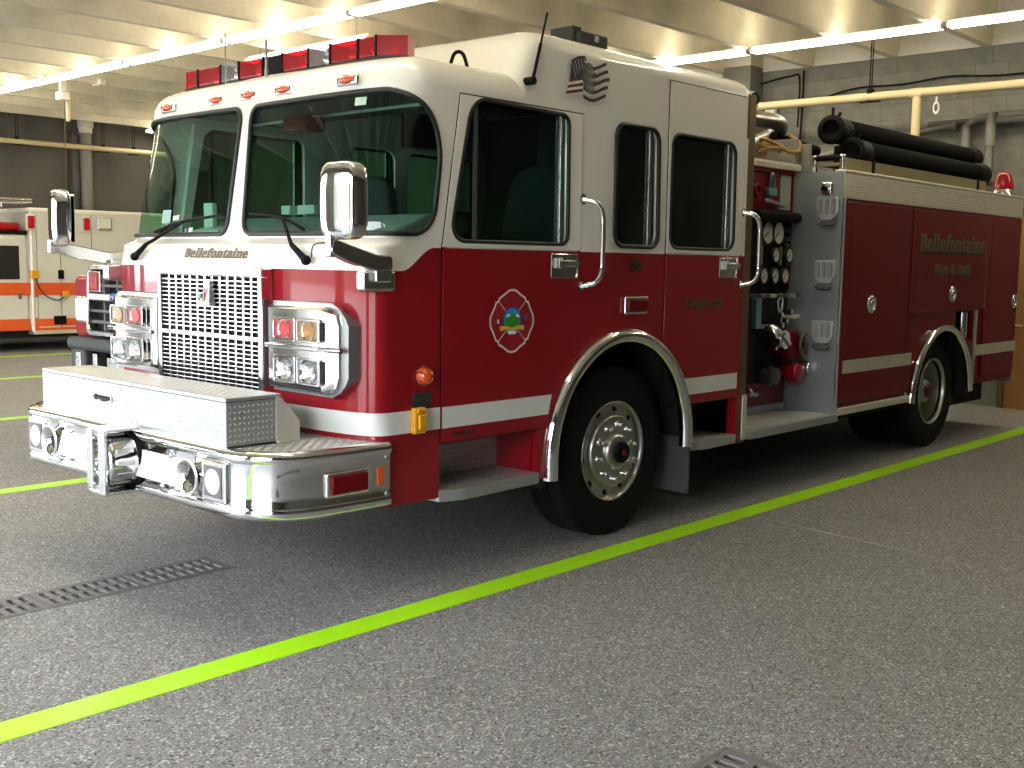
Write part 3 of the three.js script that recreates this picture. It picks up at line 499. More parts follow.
    for (let k = 0; k < 10; k++) { const y = 110 + k * 34, f = (x) => y + 34 * Math.sin((x - 190) / 58) - (x - 190) * 0.05 + k * 4; const a = []; for (let x = 190; x <= 470 - Math.abs(k - 4) * 10; x += 10) a.push([x, f(x)]); const b = a.map(([x, yy]) => [x, yy + (k % 2 ? 18 : 30)]).reverse(); strip([...a, ...b], k % 2 ? '#e6ddd2' : '#3d1216'); }
    const g = c.createLinearGradient(190, 0, 330, 0); g.addColorStop(0, 'rgba(70,70,66,0.9)'); g.addColorStop(0.5, 'rgba(120,118,108,0.85)'); g.addColorStop(1, 'rgba(110,105,95,0.0)'); c.fillStyle = g; c.beginPath(); c.ellipse(252, 250, 74, 140, -0.1, 0, 7); c.fill();
  });
  obj('flag_decal', ...decal(0.44, 0.3, flag, 1.64, 2.735), E, 'waving stars and stripes decal');
  const badge = canvasTex(128, 128, (c, w, h) => { c.clearRect(0, 0, w, h); c.translate(64, 64); c.rotate(Math.PI / 4); c.fillStyle = '#15110e'; c.fillRect(-42, -42, 84, 84); c.strokeStyle = '#5a4a3c'; c.lineWidth = 5; c.strokeRect(-40, -40, 80, 80); c.fillStyle = '#6a1a1e'; c.fillRect(-34, -6, 68, 10); c.fillRect(-6, -34, 10, 68); });
  obj('maker_badge', ...decal(0.17, 0.1, badge, 2.127, 1.686), E);
  const plate = canvasTex(256, 48, (c, w, h) => { c.clearRect(0, 0, w, h); c.font = 'bold 36px sans-serif'; c.textAlign = 'center'; c.textBaseline = 'middle'; c.fillStyle = '#2a2014'; c.fillText('GLADIATOR', w / 2, h / 2); });
  obj('maker_plate', ...decal(0.2, 0.036, plate, 0.66, 0.8), E);
}
// windshield
for (const s of [1, -1]) {
  const n = panePts.length, cx = 0.5, cy = 2.16;
  const w = obj('windshield', side(s, [gridGeo(n, 10, (u, v) => { const i = Math.round(u * n) % n, k = 1.012 - v * 1.012; return P(cx + (panePts[i][0] - cx) * k, cy + (panePts[i][1] - cy) * k, -0.012); })]), M.glass, E);
  obj('windshield_gasket', side(s, [tube(panePts.map(([t, y]) => P(t, y, 0.002)), 0.0135, 220, 8, true)]), M.gasket, w);
  // wiper
  const base = s > 0 ? [-0.02, 1.685, 0.82] : [-0.02, 1.69, -0.86];
  const tip = s > 0 ? P(0.30, 1.905, 0.03) : P(0.32, 1.895, 0.03); if (s < 0) tip.z *= -1;
  const b0 = P(s > 0 ? 0.1 : 0.06, 1.93, 0.02), b1 = P(s > 0 ? 0.42 : 0.54, 1.84, 0.02); if (s < 0) { b0.z *= -1; b1.z *= -1; }
  const a = obj('wiper_arm', [cyl(base, [lerp(base[0], tip.x, 0.35) - 0.035, lerp(base[1], tip.y, 0.35), lerp(base[2], tip.z, 0.35)], 0.02, 8, 0.013), cyl([lerp(base[0], tip.x, 0.35) - 0.035, lerp(base[1], tip.y, 0.35), lerp(base[2], tip.z, 0.35)], tip.toArray(), 0.011, 8, 0.007), T(new THREE.SphereGeometry(0.026, 14, 10), ...base)], M.black, E);
  obj('wiper_blade', [tube([b0, V(tip.x - 0.005, tip.y, tip.z), b1], 0.009, 16, 6)], M.black, a);
}
obj('washer_hose', tube([[-0.01, 1.7, 0.85], [-0.03, 1.76, 0.9], [-0.015, 1.77, 1.0], [0.01, 1.755, 1.05]], 0.004, 20, 6), M.darkGrey, E);
{ const g = gridGeo(2, 2, (u, v) => P(lerp(0.595, 0.645, u), lerp(2.455, 2.495, v), 0.0)); obj('windshield_sticker', g, std(0xb9cdb4, 0.6), E);
  const g2 = mir(gridGeo(2, 2, (u, v) => P(lerp(0.455, 0.52, u), lerp(1.89, 1.97, v), -0.004))); obj('windshield_sticker', g2, std(0x8fb0a6, 0.6), E); }
// roof marker lamps
for (const z of [-0.853, -0.322, 0, 0.322, 0.853]) {
  const l = obj('roof_marker', lathe([[0, 0.03], [0.02, 0.028], [0.032, 0.018], [0.036, 0]], '-x', [0, 0, 0], 18).scale(1, 0.62, 1.9).translate(frontX(2.56) + 0.012, 2.585, z), M.lensOrange, E);
  obj('lamp_base', rbox(frontX(2.56) - 0.004, frontX(2.56) + 0.03, 2.555, 2.612, z - 0.085, z + 0.085, 0.02), M.chrome, l);
}

// grille
{
  const gr = obj('grille', [box(-0.045, 0.02, 0.9, 1.62, -0.5, 0.5)], M.black, E, 'chrome egg-crate grille');
  obj('grille_frame', [rbox(-0.075, 0.0, 1.59, 1.645, -0.515, 0.515, 0.012), rbox(-0.075, 0.0, 0.9, 1.6, -0.515, -0.478, 0.01), rbox(-0.075, 0.0, 0.9, 1.6, 0.478, 0.515, 0.01), rbox(-0.075, -0.01, 1.258, 1.285, -0.5, 0.5, 0.006)], M.chrome, gr);
  const bars = [];
  for (let k = 1; k < 13; k++) bars.push(box(-0.06, -0.045, 0.9, 1.6, -0.48 + k * 0.96 / 13 - 0.0065, -0.48 + k * 0.96 / 13 + 0.0065));
  for (let k = 1; k < 13; k++) bars.push(rbox(-0.063, -0.045, 1.285 + k * 0.0236 - 0.0042, 1.285 + k * 0.0236 + 0.0042, -0.48, 0.48, 0.003, 1));
  for (let k = 1; k < 14; k++) bars.push(rbox(-0.063, -0.045, 1.258 - k * 0.0236 - 0.0042, 1.258 - k * 0.0236 + 0.0042, -0.48, 0.48, 0.003, 1));
  obj('grille_bars', bars, M.chrome, gr);
  const e = obj('emblem', [T(new ConvexGeometry([V(-0.02, 1.57, 0.055), V(-0.02, 1.57, 0.03), V(-0.035, 1.435, 0.07), V(-0.035, 1.435, -0.04), V(0, 1.57, 0.05), V(0, 1.43, 0.08), V(0, 1.43, -0.05)]), -0.066, 0, 0)], std(0x8f9290, 0.35, 0.8), gr, 'upright chrome emblem on the grille');
  obj('emblem_enamel', [ext(poly([[0.0, 1.455], [0.02, 1.455], [0.032, 1.53], [0.024, 1.53]]), 0, 0.004).applyMatrix4(new THREE.Matrix4().set(0, 0, -1, -0.098, 0, 1, 0, 0, 1, 0, 0, 0, 0, 0, 0, 1))], M.lensRed, e);
  obj('emblem_enamel', [rbox(-0.104, -0.098, 1.47, 1.5, -0.03, -0.005, 0.004)], std(0x1c8a4c, 0.3), e);
}
// headlight clusters
for (const s of [1, -1]) {
  const c = [];
  const hull = (pts) => new ConvexGeometry(pts.map((p) => V(...p)));
  c.push(hull([[0.03, 1.03, 0.556], [0.03, 1.465, 0.556], [-0.055, 1.04, 0.558], [-0.055, 1.455, 0.558], [-0.072, 1.052, 0.575], [-0.072, 1.443, 0.575], [-0.072, 1.052, 1.007], [-0.072, 1.443, 1.007], [-0.055, 1.037, 1.013], [-0.055, 1.46, 1.013], [-0.052, 1.047, 1.053], [-0.052, 1.45, 1.053], [-0.046, 1.07, 1.087], [-0.046, 1.425, 1.087], [-0.042, 1.12, 1.102], [-0.042, 1.375, 1.102], [0.03, 1.12, 1.102], [0.03, 1.375, 1.102], [0.03, 1.03, 1.053], [0.03, 1.465, 1.053]]));
  const hb = obj('headlight_housing', side(s, c), M.chrome, E, 'chrome headlight cluster housing');
  obj('housing_shroud', side(s, [hull([[0.03, 1.015, 0.552], [0.03, 1.482, 0.552], [-0.03, 1.02, 0.556], [-0.03, 1.478, 0.556], [-0.03, 1.018, 1.040], [-0.03, 1.48, 1.040], [-0.026, 1.04, 1.087], [-0.026, 1.455, 1.087], [-0.02, 1.075, 1.125], [-0.02, 1.415, 1.125], [-0.015, 1.12, 1.147], [-0.015, 1.37, 1.147], [0.085, 1.12, 1.155], [0.085, 1.37, 1.155]])]), std(0x8e9090, 0.3, 0.7), hb);
  obj('divider_bar', side(s, [rbox(-0.095, -0.06, 1.243, 1.268, 0.565, 1.0, 0.008), cyl([-0.075, 1.255, 0.99], [-0.05, 1.255, 1.135], 0.014, 12)]), M.chrome, hb);
  for (const [y0, y1] of [[1.283, 1.402], [1.072, 1.21]]) {
    obj('lamp_bezel', side(s, [0.642, 0.838].map((z) => { const q = roundPoly([[z, y0], [z + 0.19, y0], [z + 0.19, y1], [z, y1]], 0.02); q.holes.push(roundPoly([[z + 0.014, y0 + 0.013], [z + 0.176, y0 + 0.013], [z + 0.176, y1 - 0.013], [z + 0.014, y1 - 0.013]], 0.012, THREE.Path)); return extX(q, -0.1, -0.07, 0.004); })), M.chrome, hb);
    [0.642, 0.838].forEach((z, k) => {
      const up = y0 > 1.2;
      const l = obj('lamp_lens', side(s, [rbox(-0.094, -0.074, y0 + 0.011, y1 - 0.011, z + 0.012, z + 0.178, 0.008)]), up ? (k ? M.lensAmber : M.lensRed) : M.clear, hb, up ? (k ? 'amber warning lamp' : 'red warning lamp') : 'clear headlight lens');
      if (up) obj('reflector', side(s, [lathe([[0.0, 0], [0.02, 0.004], [0.05, 0.02]], '-x', [-0.077, (y0 + y1) / 2, z + 0.095], 20)]), M.chrome, l);
      else obj('reflector', side(s, [lathe([[0.012, 0], [0.035, 0.005], [0.062, 0.022]], '-x', [-0.078, (y0 + y1) / 2, z + 0.095], 24), cyl([-0.09, (y0 + y1) / 2, z + 0.095], [-0.08, (y0 + y1) / 2, z + 0.095], 0.014, 12)]), M.chrome, l);
    });
  }
}
// chrome bumper: a rolled section swept round the nose
{
  const half = [[-0.6, 0], [-0.6, 0.5], [-0.6, 1.0], [-0.598, 1.03], [-0.575, 1.09], [-0.53, 1.16], [-0.46, 1.225], [-0.38, 1.258], [-0.25, 1.275], [-0.1, 1.28], [0.06, 1.28], [0.135, 1.279]];
  const smoothHalf = new THREE.CatmullRomCurve3(half.slice(3).map(([x, z]) => V(x, 0, z)), false, 'centripetal').getPoints(40).map((p) => [p.x, p.z]);
  const right = [[-0.6, 0], [-0.6, 0.5], [-0.6, 1.0], ...smoothHalf];
  const path = [...right.slice(1).reverse().map(([x, z]) => [x, -z]), ...right], n = path.length - 1;
  const nrm = path.map((_, i) => { const a = path[Math.max(0, i - 1)], b = path[Math.min(n, i + 1)], l = Math.hypot(b[0] - a[0], b[1] - a[1]); return [-(b[1] - a[1]) / l, (b[0] - a[0]) / l]; });
  const sec = [[0.818, -0.05], [0.822, -0.03], [0.82, -0.008], [0.808, 0.008], [0.79, 0.013], [0.772, 0.009], [0.764, 0], [0.7, 0], [0.62, 0], [0.566, 0], [0.558, 0.008], [0.54, 0.013], [0.52, 0.01], [0.506, -0.002], [0.5, -0.02], [0.502, -0.05]];
  const b = obj('bumper', gridGeo(n, sec.length - 1, (u, v) => { const i = Math.round(u * n), [y, o] = sec[Math.round(v * (sec.length - 1))]; return V(path[i][0] + nrm[i][0] * o, y - 0.012 * Math.max(0, (path[i][0] + 0.5)) , path[i][1] + nrm[i][1] * o); }), M.chrome, E, 'wraparound chrome front bumper');
  obj('bumper_deck', planarUV(extY(poly(path.map(([x, z], i) => [x - nrm[i][0] * 0.03, z - nrm[i][1] * 0.03])), 0.796, 0.813)), M.tread, b, 'tread plate deck on the bumper');
  for (const sg of [1, -1]) lozenges('tread_lozenges', b, V(-0.56, 0.8135, sg > 0 ? 0.95 : -1.25), V(0.64, 0, 0), V(0, 0, 0.3), V(0, 1, 0), 0.03, (c) => { const z = Math.abs(c.z); return z < 1.24 && (z < 1.0 || c.x > -0.56 + (z - 1.0) * 0.62 + Math.max(0, z - 1.14) * 0.9); });
  obj('bumper_back', [box(-0.5, 0.1, 0.52, 0.78, -1.15, 1.15)], M.under, b);
  // tilted inset panels either side of the siren, horns, lamps and bolts
  const ip = (z0, z1) => new ConvexGeometry([V(-0.603, 0.597, z0), V(-0.603, 0.597, z1), V(-0.637, 0.6, z0), V(-0.637, 0.6, z1), V(-0.603, 0.728, z0), V(-0.603, 0.728, z1), V(-0.59, 0.6, z0), V(-0.59, 0.6, z1), V(-0.59, 0.728, z0), V(-0.59, 0.728, z1)]);
  obj('inset_panel', [ip(-0.62, -0.02)], M.stripeWhite, b); obj('inset_panel', [ip(0.24, 0.64)], M.stripeWhite, b);
  for (const s of [1, -1]) {
    const z = s * 0.716;
    const h = obj('air_horn', [lathe([[0.03, 0.0], [0.04, 0.03], [0.06, 0.06], [0.085, 0.075], [0.092, 0.07], [0.088, 0.062], [0.07, 0.05], [0.02, -0.02]], '-x', [-0.57, 0.657, z], 32)], M.chrome, b); obj('horn_throat', cyl([-0.605, 0.657, z], [-0.6, 0.657, z], 0.05, 24), M.black, h);
    const l = obj('bumper_lamp', [rbox(-0.622, -0.59, 0.566, 0.765, s * 0.915 - 0.1, s * 0.915 + 0.1, 0.012)], M.chrome, b);
    obj('lamp_recess', rbox(-0.626, -0.62, 0.594, 0.738, s * 0.915 - 0.072, s * 0.915 + 0.072, 0.002), M.midGrey, l);
    obj('lamp_lens', lathe([[0, 0.016], [0.03, 0.014], [0.055, 0.007], [0.062, 0]], '-x', [-0.624, 0.666, s * 0.915], 28), M.stripeWhite, l);
    obj('bolt', [0.733, 0.585].map((y) => lathe([[0, 0.012], [0.012, 0.01], [0.017, 0.004], [0.017, 0]], '-x', [-0.6, y, s * 0.518], 14)), M.steel, b);
    const sm = obj('marker_lamp', side(s, [rbox(-0.24, -0.02, 0.603, 0.692, 1.285, 1.31, 0.012)]), M.redDark, b, 'dark red marker lamp on the bumper side'); obj('lamp_bezel', side(s, [rbox(-0.262, 0.0, 0.588, 0.708, 1.265, 1.296, 0.014)]), M.chrome, sm);
    obj('reflector', side(s, [rbox(0.053, 0.095, 0.612, 0.698, 1.278, 1.287, 0.003)]), M.orange, b, 'small orange reflector');
    obj('bolt', side(s, [0.74, 0.56].map((y) => lathe([[0, 0.01], [0.012, 0.008], [0.014, 0]], 'z', [0.115, y, 1.279], 12))), M.steel, b);
  }
  // mechanical siren
  const sr = obj('siren', [lathe([[0.0, -0.02], [0.145, -0.02], [0.15, 0.0], [0.15, 0.02], [0.138, 0.03], [0.138, 0.14], [0.132, 0.16], [0.115, 0.17], [0.105, 0.16], [0.1, 0.12], [0, 0.12]], '-x', [-0.6, 0.668, 0.1], 40)], M.chrome, b, 'round chrome siren set in the bumper');
  obj('siren_band', lathe([[0.145, 0.0], [0.157, 0.002], [0.157, 0.022], [0.145, 0.024]], '-x', [-0.6, 0.668, 0.1], 40), M.black, sr);
  obj('siren_slots', Array.from({ length: 14 }, (_, k) => { const a = k / 14 * Math.PI * 2; return rbox(-0.73, -0.64, -0.012, 0.012, 0.128, 0.142, 0.004).rotateX(a).translate(0, 0.668, 0.1); }), M.steel, sr);
  obj('rotor_guard', [0.05, 0.08, 0.11].map((r) => T(new THREE.TorusGeometry(r, 0.006, 8, 32).rotateY(Math.PI / 2), -0.76, 0.668, 0.1)).concat(Array.from({ length: 6 }, (_, k) => cyl([-0.76, 0.668, 0.1], [-0.76, 0.668 + 0.115 * Math.sin(k * 1.047), 0.1 + 0.115 * Math.cos(k * 1.047)], 0.005, 6))), M.steel, sr);
  obj('side_bracket', [rbox(-0.79, -0.775, 0.535, 0.835, 0.03, 0.09, 0.004)], M.polished, sr); obj('side_bracket', [rbox(-0.79, -0.775, 0.51, 0.835, 0.15, 0.215, 0.004)], M.polished, sr);
  each('bracket_arm', [rbox(-0.78, -0.6, 0.825, 0.838, 0.03, 0.215, 0.004), rbox(-0.78, -0.6, 0.512, 0.525, 0.03, 0.215, 0.004)], M.polished, sr);
}
{ // tread plate hose well on the bumper deck
  const prof = poly([[-0.565, 0.82], [-0.565, 1.048], [-0.26, 1.048], [-0.26, 0.82]]);
  const b = obj('hose_well', planarUV(ext(prof, -0.94, 0.94, 0.006)), M.tread, E, 'diamond tread plate hose well on the bumper');
  obj('lid_seam', box(-0.568, -0.255, 1.028, 1.031, -0.942, 0.942), M.darkGrey, b);
  for (const s of [1, -1]) obj('end_gusset', side(s, [extY(poly([[-0.29, 0.942], [-0.28, 0.955], [-0.155, 0.955], [-0.155, 0.93], [-0.29, 0.93]]), 0.815, 0.82), ext(poly([[-0.29, 0.815], [-0.29, 1.04], [-0.26, 1.03], [-0.155, 0.91], [-0.155, 0.815]]), 0.93, 0.945)]), M.brushed, b);
  lozenges('tread_lozenges', b, V(-0.5655, 0.835, -0.92), V(0, 0, 1.84), V(0, 0.185, 0), V(-1, 0, 0), 0.025); lozenges('tread_lozenges', b, V(-0.55, 1.0485, -0.92), V(0, 0, 1.84), V(0.27, 0, 0), V(0, 1, 0)); lozenges('tread_lozenges', b, V(-0.555, 0.83, 0.9405), V(0.28, 0, 0), V(0, 0.19, 0), V(0, 0, 1), 0.024);
  const l = obj('latch', [rbox(-0.577, -0.565, 0.925, 0.965, -0.3, -0.12, 0.005)], M.chrome, b); obj('latch_handle', tube([[-0.577, 0.955, -0.28], [-0.6, 0.945, -0.24], [-0.595, 0.95, -0.2], [-0.6, 0.94, -0.16], [-0.577, 0.945, -0.13]], 0.008, 24, 8), M.darkGrey, l);
}
// rounded housing: a sphere pushed towards a box
function squircle(a, b, c, e) {
  const g = new THREE.SphereGeometry(1, 48, 32), p = g.attributes.position, f = (v) => Math.sign(v) * Math.pow(Math.abs(v), e);
  for (let i = 0; i < p.count; i++) { const x = p.getX(i), y = p.getY(i), z = p.getZ(i), h = Math.hypot(x, z) || 1e-9, k = Math.pow(h, e); p.setXYZ(i, a * f(x / h) * k, b * f(y), c * f(z / h) * k); }
  g.computeVertexNormals(); return g;
}
// mirrors
for (const s of [1, -1]) {
  const my = s > 0 ? 1.95 : 1.915, mz = s > 0 ? 1.405 : 1.33;
  const m = obj('mirror', side(s, [squircle(0.06, 0.172, 0.112, 0.45).translate(-0.005, 0, 0).rotateY(s > 0 ? 0.12 : 0.3).translate(-0.245, my, mz)]), M.chrome, E, 'tall chrome side mirror on a folding arm');
  obj('mirror_glass', side(s, [rbox(0.054, 0.058, -0.145, 0.145, -0.08, 0.08, 0.002).rotateY(0.12).translate(-0.245, my, mz)]), std(0xf4f4f4, 0.02, 1), m);
  obj('mirror_stem', side(s, [rbox(-0.31, -0.27, 1.7, my - 0.13, 1.345, 1.385, 0.01)]), M.polished, m);
  const armG = ext(roundPoly([[-0.31, 1.72], [-0.29, 1.785], [-0.16, 1.755], [0.03, 1.715], [0.13, 1.715], [0.13, 1.64], [0.01, 1.64], [-0.17, 1.675]], 0.02), -0.022, 0.022, 0.006), ap = armG.attributes.position;
  for (let i = 0; i < ap.count; i++) ap.setZ(i, ap.getZ(i) + lerp(1.368, 1.28, Math.min(1, (ap.getX(i) + 0.29) / 0.39)));
  obj('mirror_arm', side(s, [armG]), M.polished, m);
  obj('mirror_base', side(s, [rbox(-0.02, 0.185, 1.54, 1.645, 1.2, 1.268, 0.02, 3), rbox(0.03, 0.13, 1.585, 1.67, 1.24, 1.3, 0.012)]), M.polished, m);
}
// light bar
{
  const lb = obj('light_bar', [ext(poly([[-0.92, 0.37], [0.92, 0.37], [1.03, 0.47], [0.97, 0.58], [-0.97, 0.58], [-1.03, 0.47]]), 0, 0.03).applyMatrix4(new THREE.Matrix4().set(0, 1, 0, 0, 0, 0, 1, 2.69, 1, 0, 0, 0, 0, 0, 0, 1)), rbox(0.4, 0.62, 2.64, 2.68, -0.8, 0.8, 0.01)], M.darkGrey, E, 'red and clear light bar on the cab roof');
  const Z = [-0.892, -0.768, -0.519, -0.33, -0.092, 0.092, 0.33, 0.519, 0.768 - 0.02, 0.892], mats = ['r', 'r', 'c', 'r', 'k', 'r', 'c', 'r', 'r'];
  for (let k = 0; k < 9; k++) {
    const z0 = Z[k] + 0.006, z1 = Z[k + 1] - 0.006, m = mats[k];
    const l = obj(m === 'k' ? 'bar_centre' : 'bar_lens', rbox(0.368, 0.575, 2.722, 2.822, z0, z1, 0.008), m === 'r' ? M.lensRed : m === 'c' ? M.clear : M.black, lb, m === 'r' ? 'red lens' : m === 'c' ? 'clear lens' : 'dark centre section');
    obj('divider', box(0.364, 0.578, 2.718, 2.825, z1, z1 + 0.012), M.black, l);
    if (m !== 'k') obj('reflector', [lathe([[0.01, 0], [0.03, 0.012], [0.045, 0.04]], '-x', [0.45, 2.772, (z0 + z1) / 2 + 0.03], 18)], M.chrome, l);
  }
  for (const s of [1, -1]) { const q = new ConvexGeometry([[0.37, 0.9], [0.468, 1.022], [0.57, 0.96], [0.57, 0.9]].flatMap(([x, z]) => [V(x, 2.722, s * z), V(x, 2.822, s * z)])); const l = obj('bar_lens', q, M.lensRed, lb, 'angled red end lens'); obj('reflector', [lathe([[0.01, 0], [0.03, 0.012], [0.04, 0.03]], '-x', [0.5, 2.772, s * 0.94], 18)], M.chrome, l); }
  obj('bar_foot', [rbox(0.4, 0.55, 2.66, 2.7, -0.86, -0.78, 0.01), rbox(0.4, 0.55, 2.66, 2.7, 0.78, 0.86, 0.01)], M.black, lb);
  obj('antenna', [cyl([0.33, 2.62, 0.0], [0.33, 2.74, 0.0], 0.012, 10), cyl([0.33, 2.74, 0.0], [0.33, 2.9, 0.0], 0.008, 8)], M.galv, E, 'short whip antenna before the light bar');
  obj('antenna', [cyl([0.3, 2.66, -0.36], [0.3, 2.98, -0.36], 0.004, 6)], M.galv, E);
  const an = obj('antenna', [cyl([1.12, 2.655, W - 0.02], [1.12, 2.655, W + 0.05], 0.022, 14), cyl([1.12, 2.66, W + 0.04], [1.19, 2.86, W + 0.03], 0.009, 8), cyl([1.19, 2.86, W + 0.03], [1.25, 3.03, W + 0.02], 0.006, 8)], M.black, E, 'slanted black whip antenna on the cab side');
  obj('air_line', tube([[0.78, 2.7, 1.0], [0.8, 2.78, 1.02], [0.83, 2.78, 1.05], [0.84, 2.7, 1.08]], 0.01, 16, 6), M.black, E);
  const pb = obj('roof_box', [rbox(1.72, 1.98, 2.94, 3.035, 0.98, 1.12, 0.012), rbox(1.7, 1.78, 2.95, 3.065, 0.9, 1.08, 0.01), rbox(1.5, 1.85, 2.95, 3.0, 0.75, 0.95, 0.01)], M.darkGrey, E, 'dark grey equipment box on the crew roof'); obj('clip', rbox(1.84, 1.88, 2.985, 3.02, 1.115, 1.13, 0.005), M.steel, pb);
}
// cab interior
{
  each('cab_floor', [box(0.3, 1.33, 0.8, 0.84, -1.2, 1.2), box(2.77, 3.35, 0.8, 0.84, -1.2, 1.2), box(1.33, 2.77, 1.3, 1.34, -1.2, 1.2)], M.liner, E);
  obj('cab_headliner', box(1.32, 3.34, 2.86, 2.9, -1.05, 1.05), M.liner, E); obj('cab_headliner', box(0.45, 1.2, 2.58, 2.62, -1.12, 1.12), M.liner, E);
  obj('cab_rear_wall', box(3.33, 3.37, 0.5, 2.85, -1.2, 1.2), M.liner, E);
  each('door_lining', [1, -1].map((s) => side(s, [box(0.5, 1.33, 0.8, 1.785, W - 0.08, W - 0.045), box(2.77, 3.35, 0.8, 1.785, W - 0.08, W - 0.045), box(1.33, 2.77, 1.3, 1.785, W - 0.08, W - 0.045)])), M.liner, E);
  obj('dashboard', [ext(roundPoly([[0.2, 1.45], [0.2, 1.8], [0.42, 1.84], [0.72, 1.95], [0.92, 1.9], [0.95, 1.45]], 0.04), -0.95, 0.95, 0.02)], M.dash, E);
  obj('engine_tunnel', rbox(0.7, 2.4, 0.84, 1.6, -0.45, 0.4, 0.1), M.liner, E);
  const sw = obj('steering_wheel', [T(new THREE.TorusGeometry(0.235, 0.018, 10, 48).rotateY(Math.PI / 2).rotateZ(-0.9), 0.98, 1.82, 0.68), cyl([0.7, 1.6, 0.68], [0.98, 1.82, 0.68], 0.03, 12), ...[0, 2.1, 4.2].map((a) => { const c = new THREE.BoxGeometry(0.014, 0.23, 0.03); c.translate(0, 0.115, 0).rotateX(a).rotateZ(-0.9); return T(c, 0.98, 1.82, 0.68); })], M.black, E);
  for (const [x, z] of [[1.55, 0.78], [1.55, -0.78], [2.95, 0.78], [2.95, -0.78], [2.95, 0]]) {
    const s = obj('cab_seat', [rbox(x - 0.42, x + 0.1, 1.28, 1.46, z - 0.26, z + 0.26, 0.06, 3)], M.seat, E);
    obj('seat_back', ext(roundPoly([[-0.27, 0], [0.27, 0], [0.22, 0.68], [0.15, 0.86], [-0.15, 0.86], [-0.22, 0.68]], 0.1), -0.06, 0.06, 0.03).rotateY(Math.PI / 2).rotateZ(-0.13).translate(x + 0.12, 1.42, z), M.seat, s);
    if (x < 2) { obj('seat_badge', rbox(-0.066, -0.06, 0.52, 0.545, -0.06, 0.06, 0.002).rotateZ(-0.13).translate(x + 0.12, 1.42, z), M.midGrey, s); }
  }
  obj('air_pack', [cyl([1.86, 2.0, 0.75], [1.92, 2.48, 0.75], 0.09, 20), T(new THREE.SphereGeometry(0.09, 20, 12), 1.92, 2.48, 0.75)], M.midGrey, E);
  obj('papers', [T(new THREE.BoxGeometry(0.18, 0.012, 0.3).rotateZ(0.2), 0.46, 1.87, -0.72), T(new THREE.BoxGeometry(0.03, 0.16, 0.1), 0.5, 1.95, -0.86), T(new THREE.BoxGeometry(0.1, 0.05, 0.16), 0.66, 1.98, -0.02), T(new THREE.BoxGeometry(0.1, 0.05, 0.08), 0.66, 1.98, -0.22)], M.paper, E);
  obj('map_lamp', [rbox(0.75, 0.9, 2.46, 2.56, -0.45, -0.2, 0.02)], M.redDark, E);
}
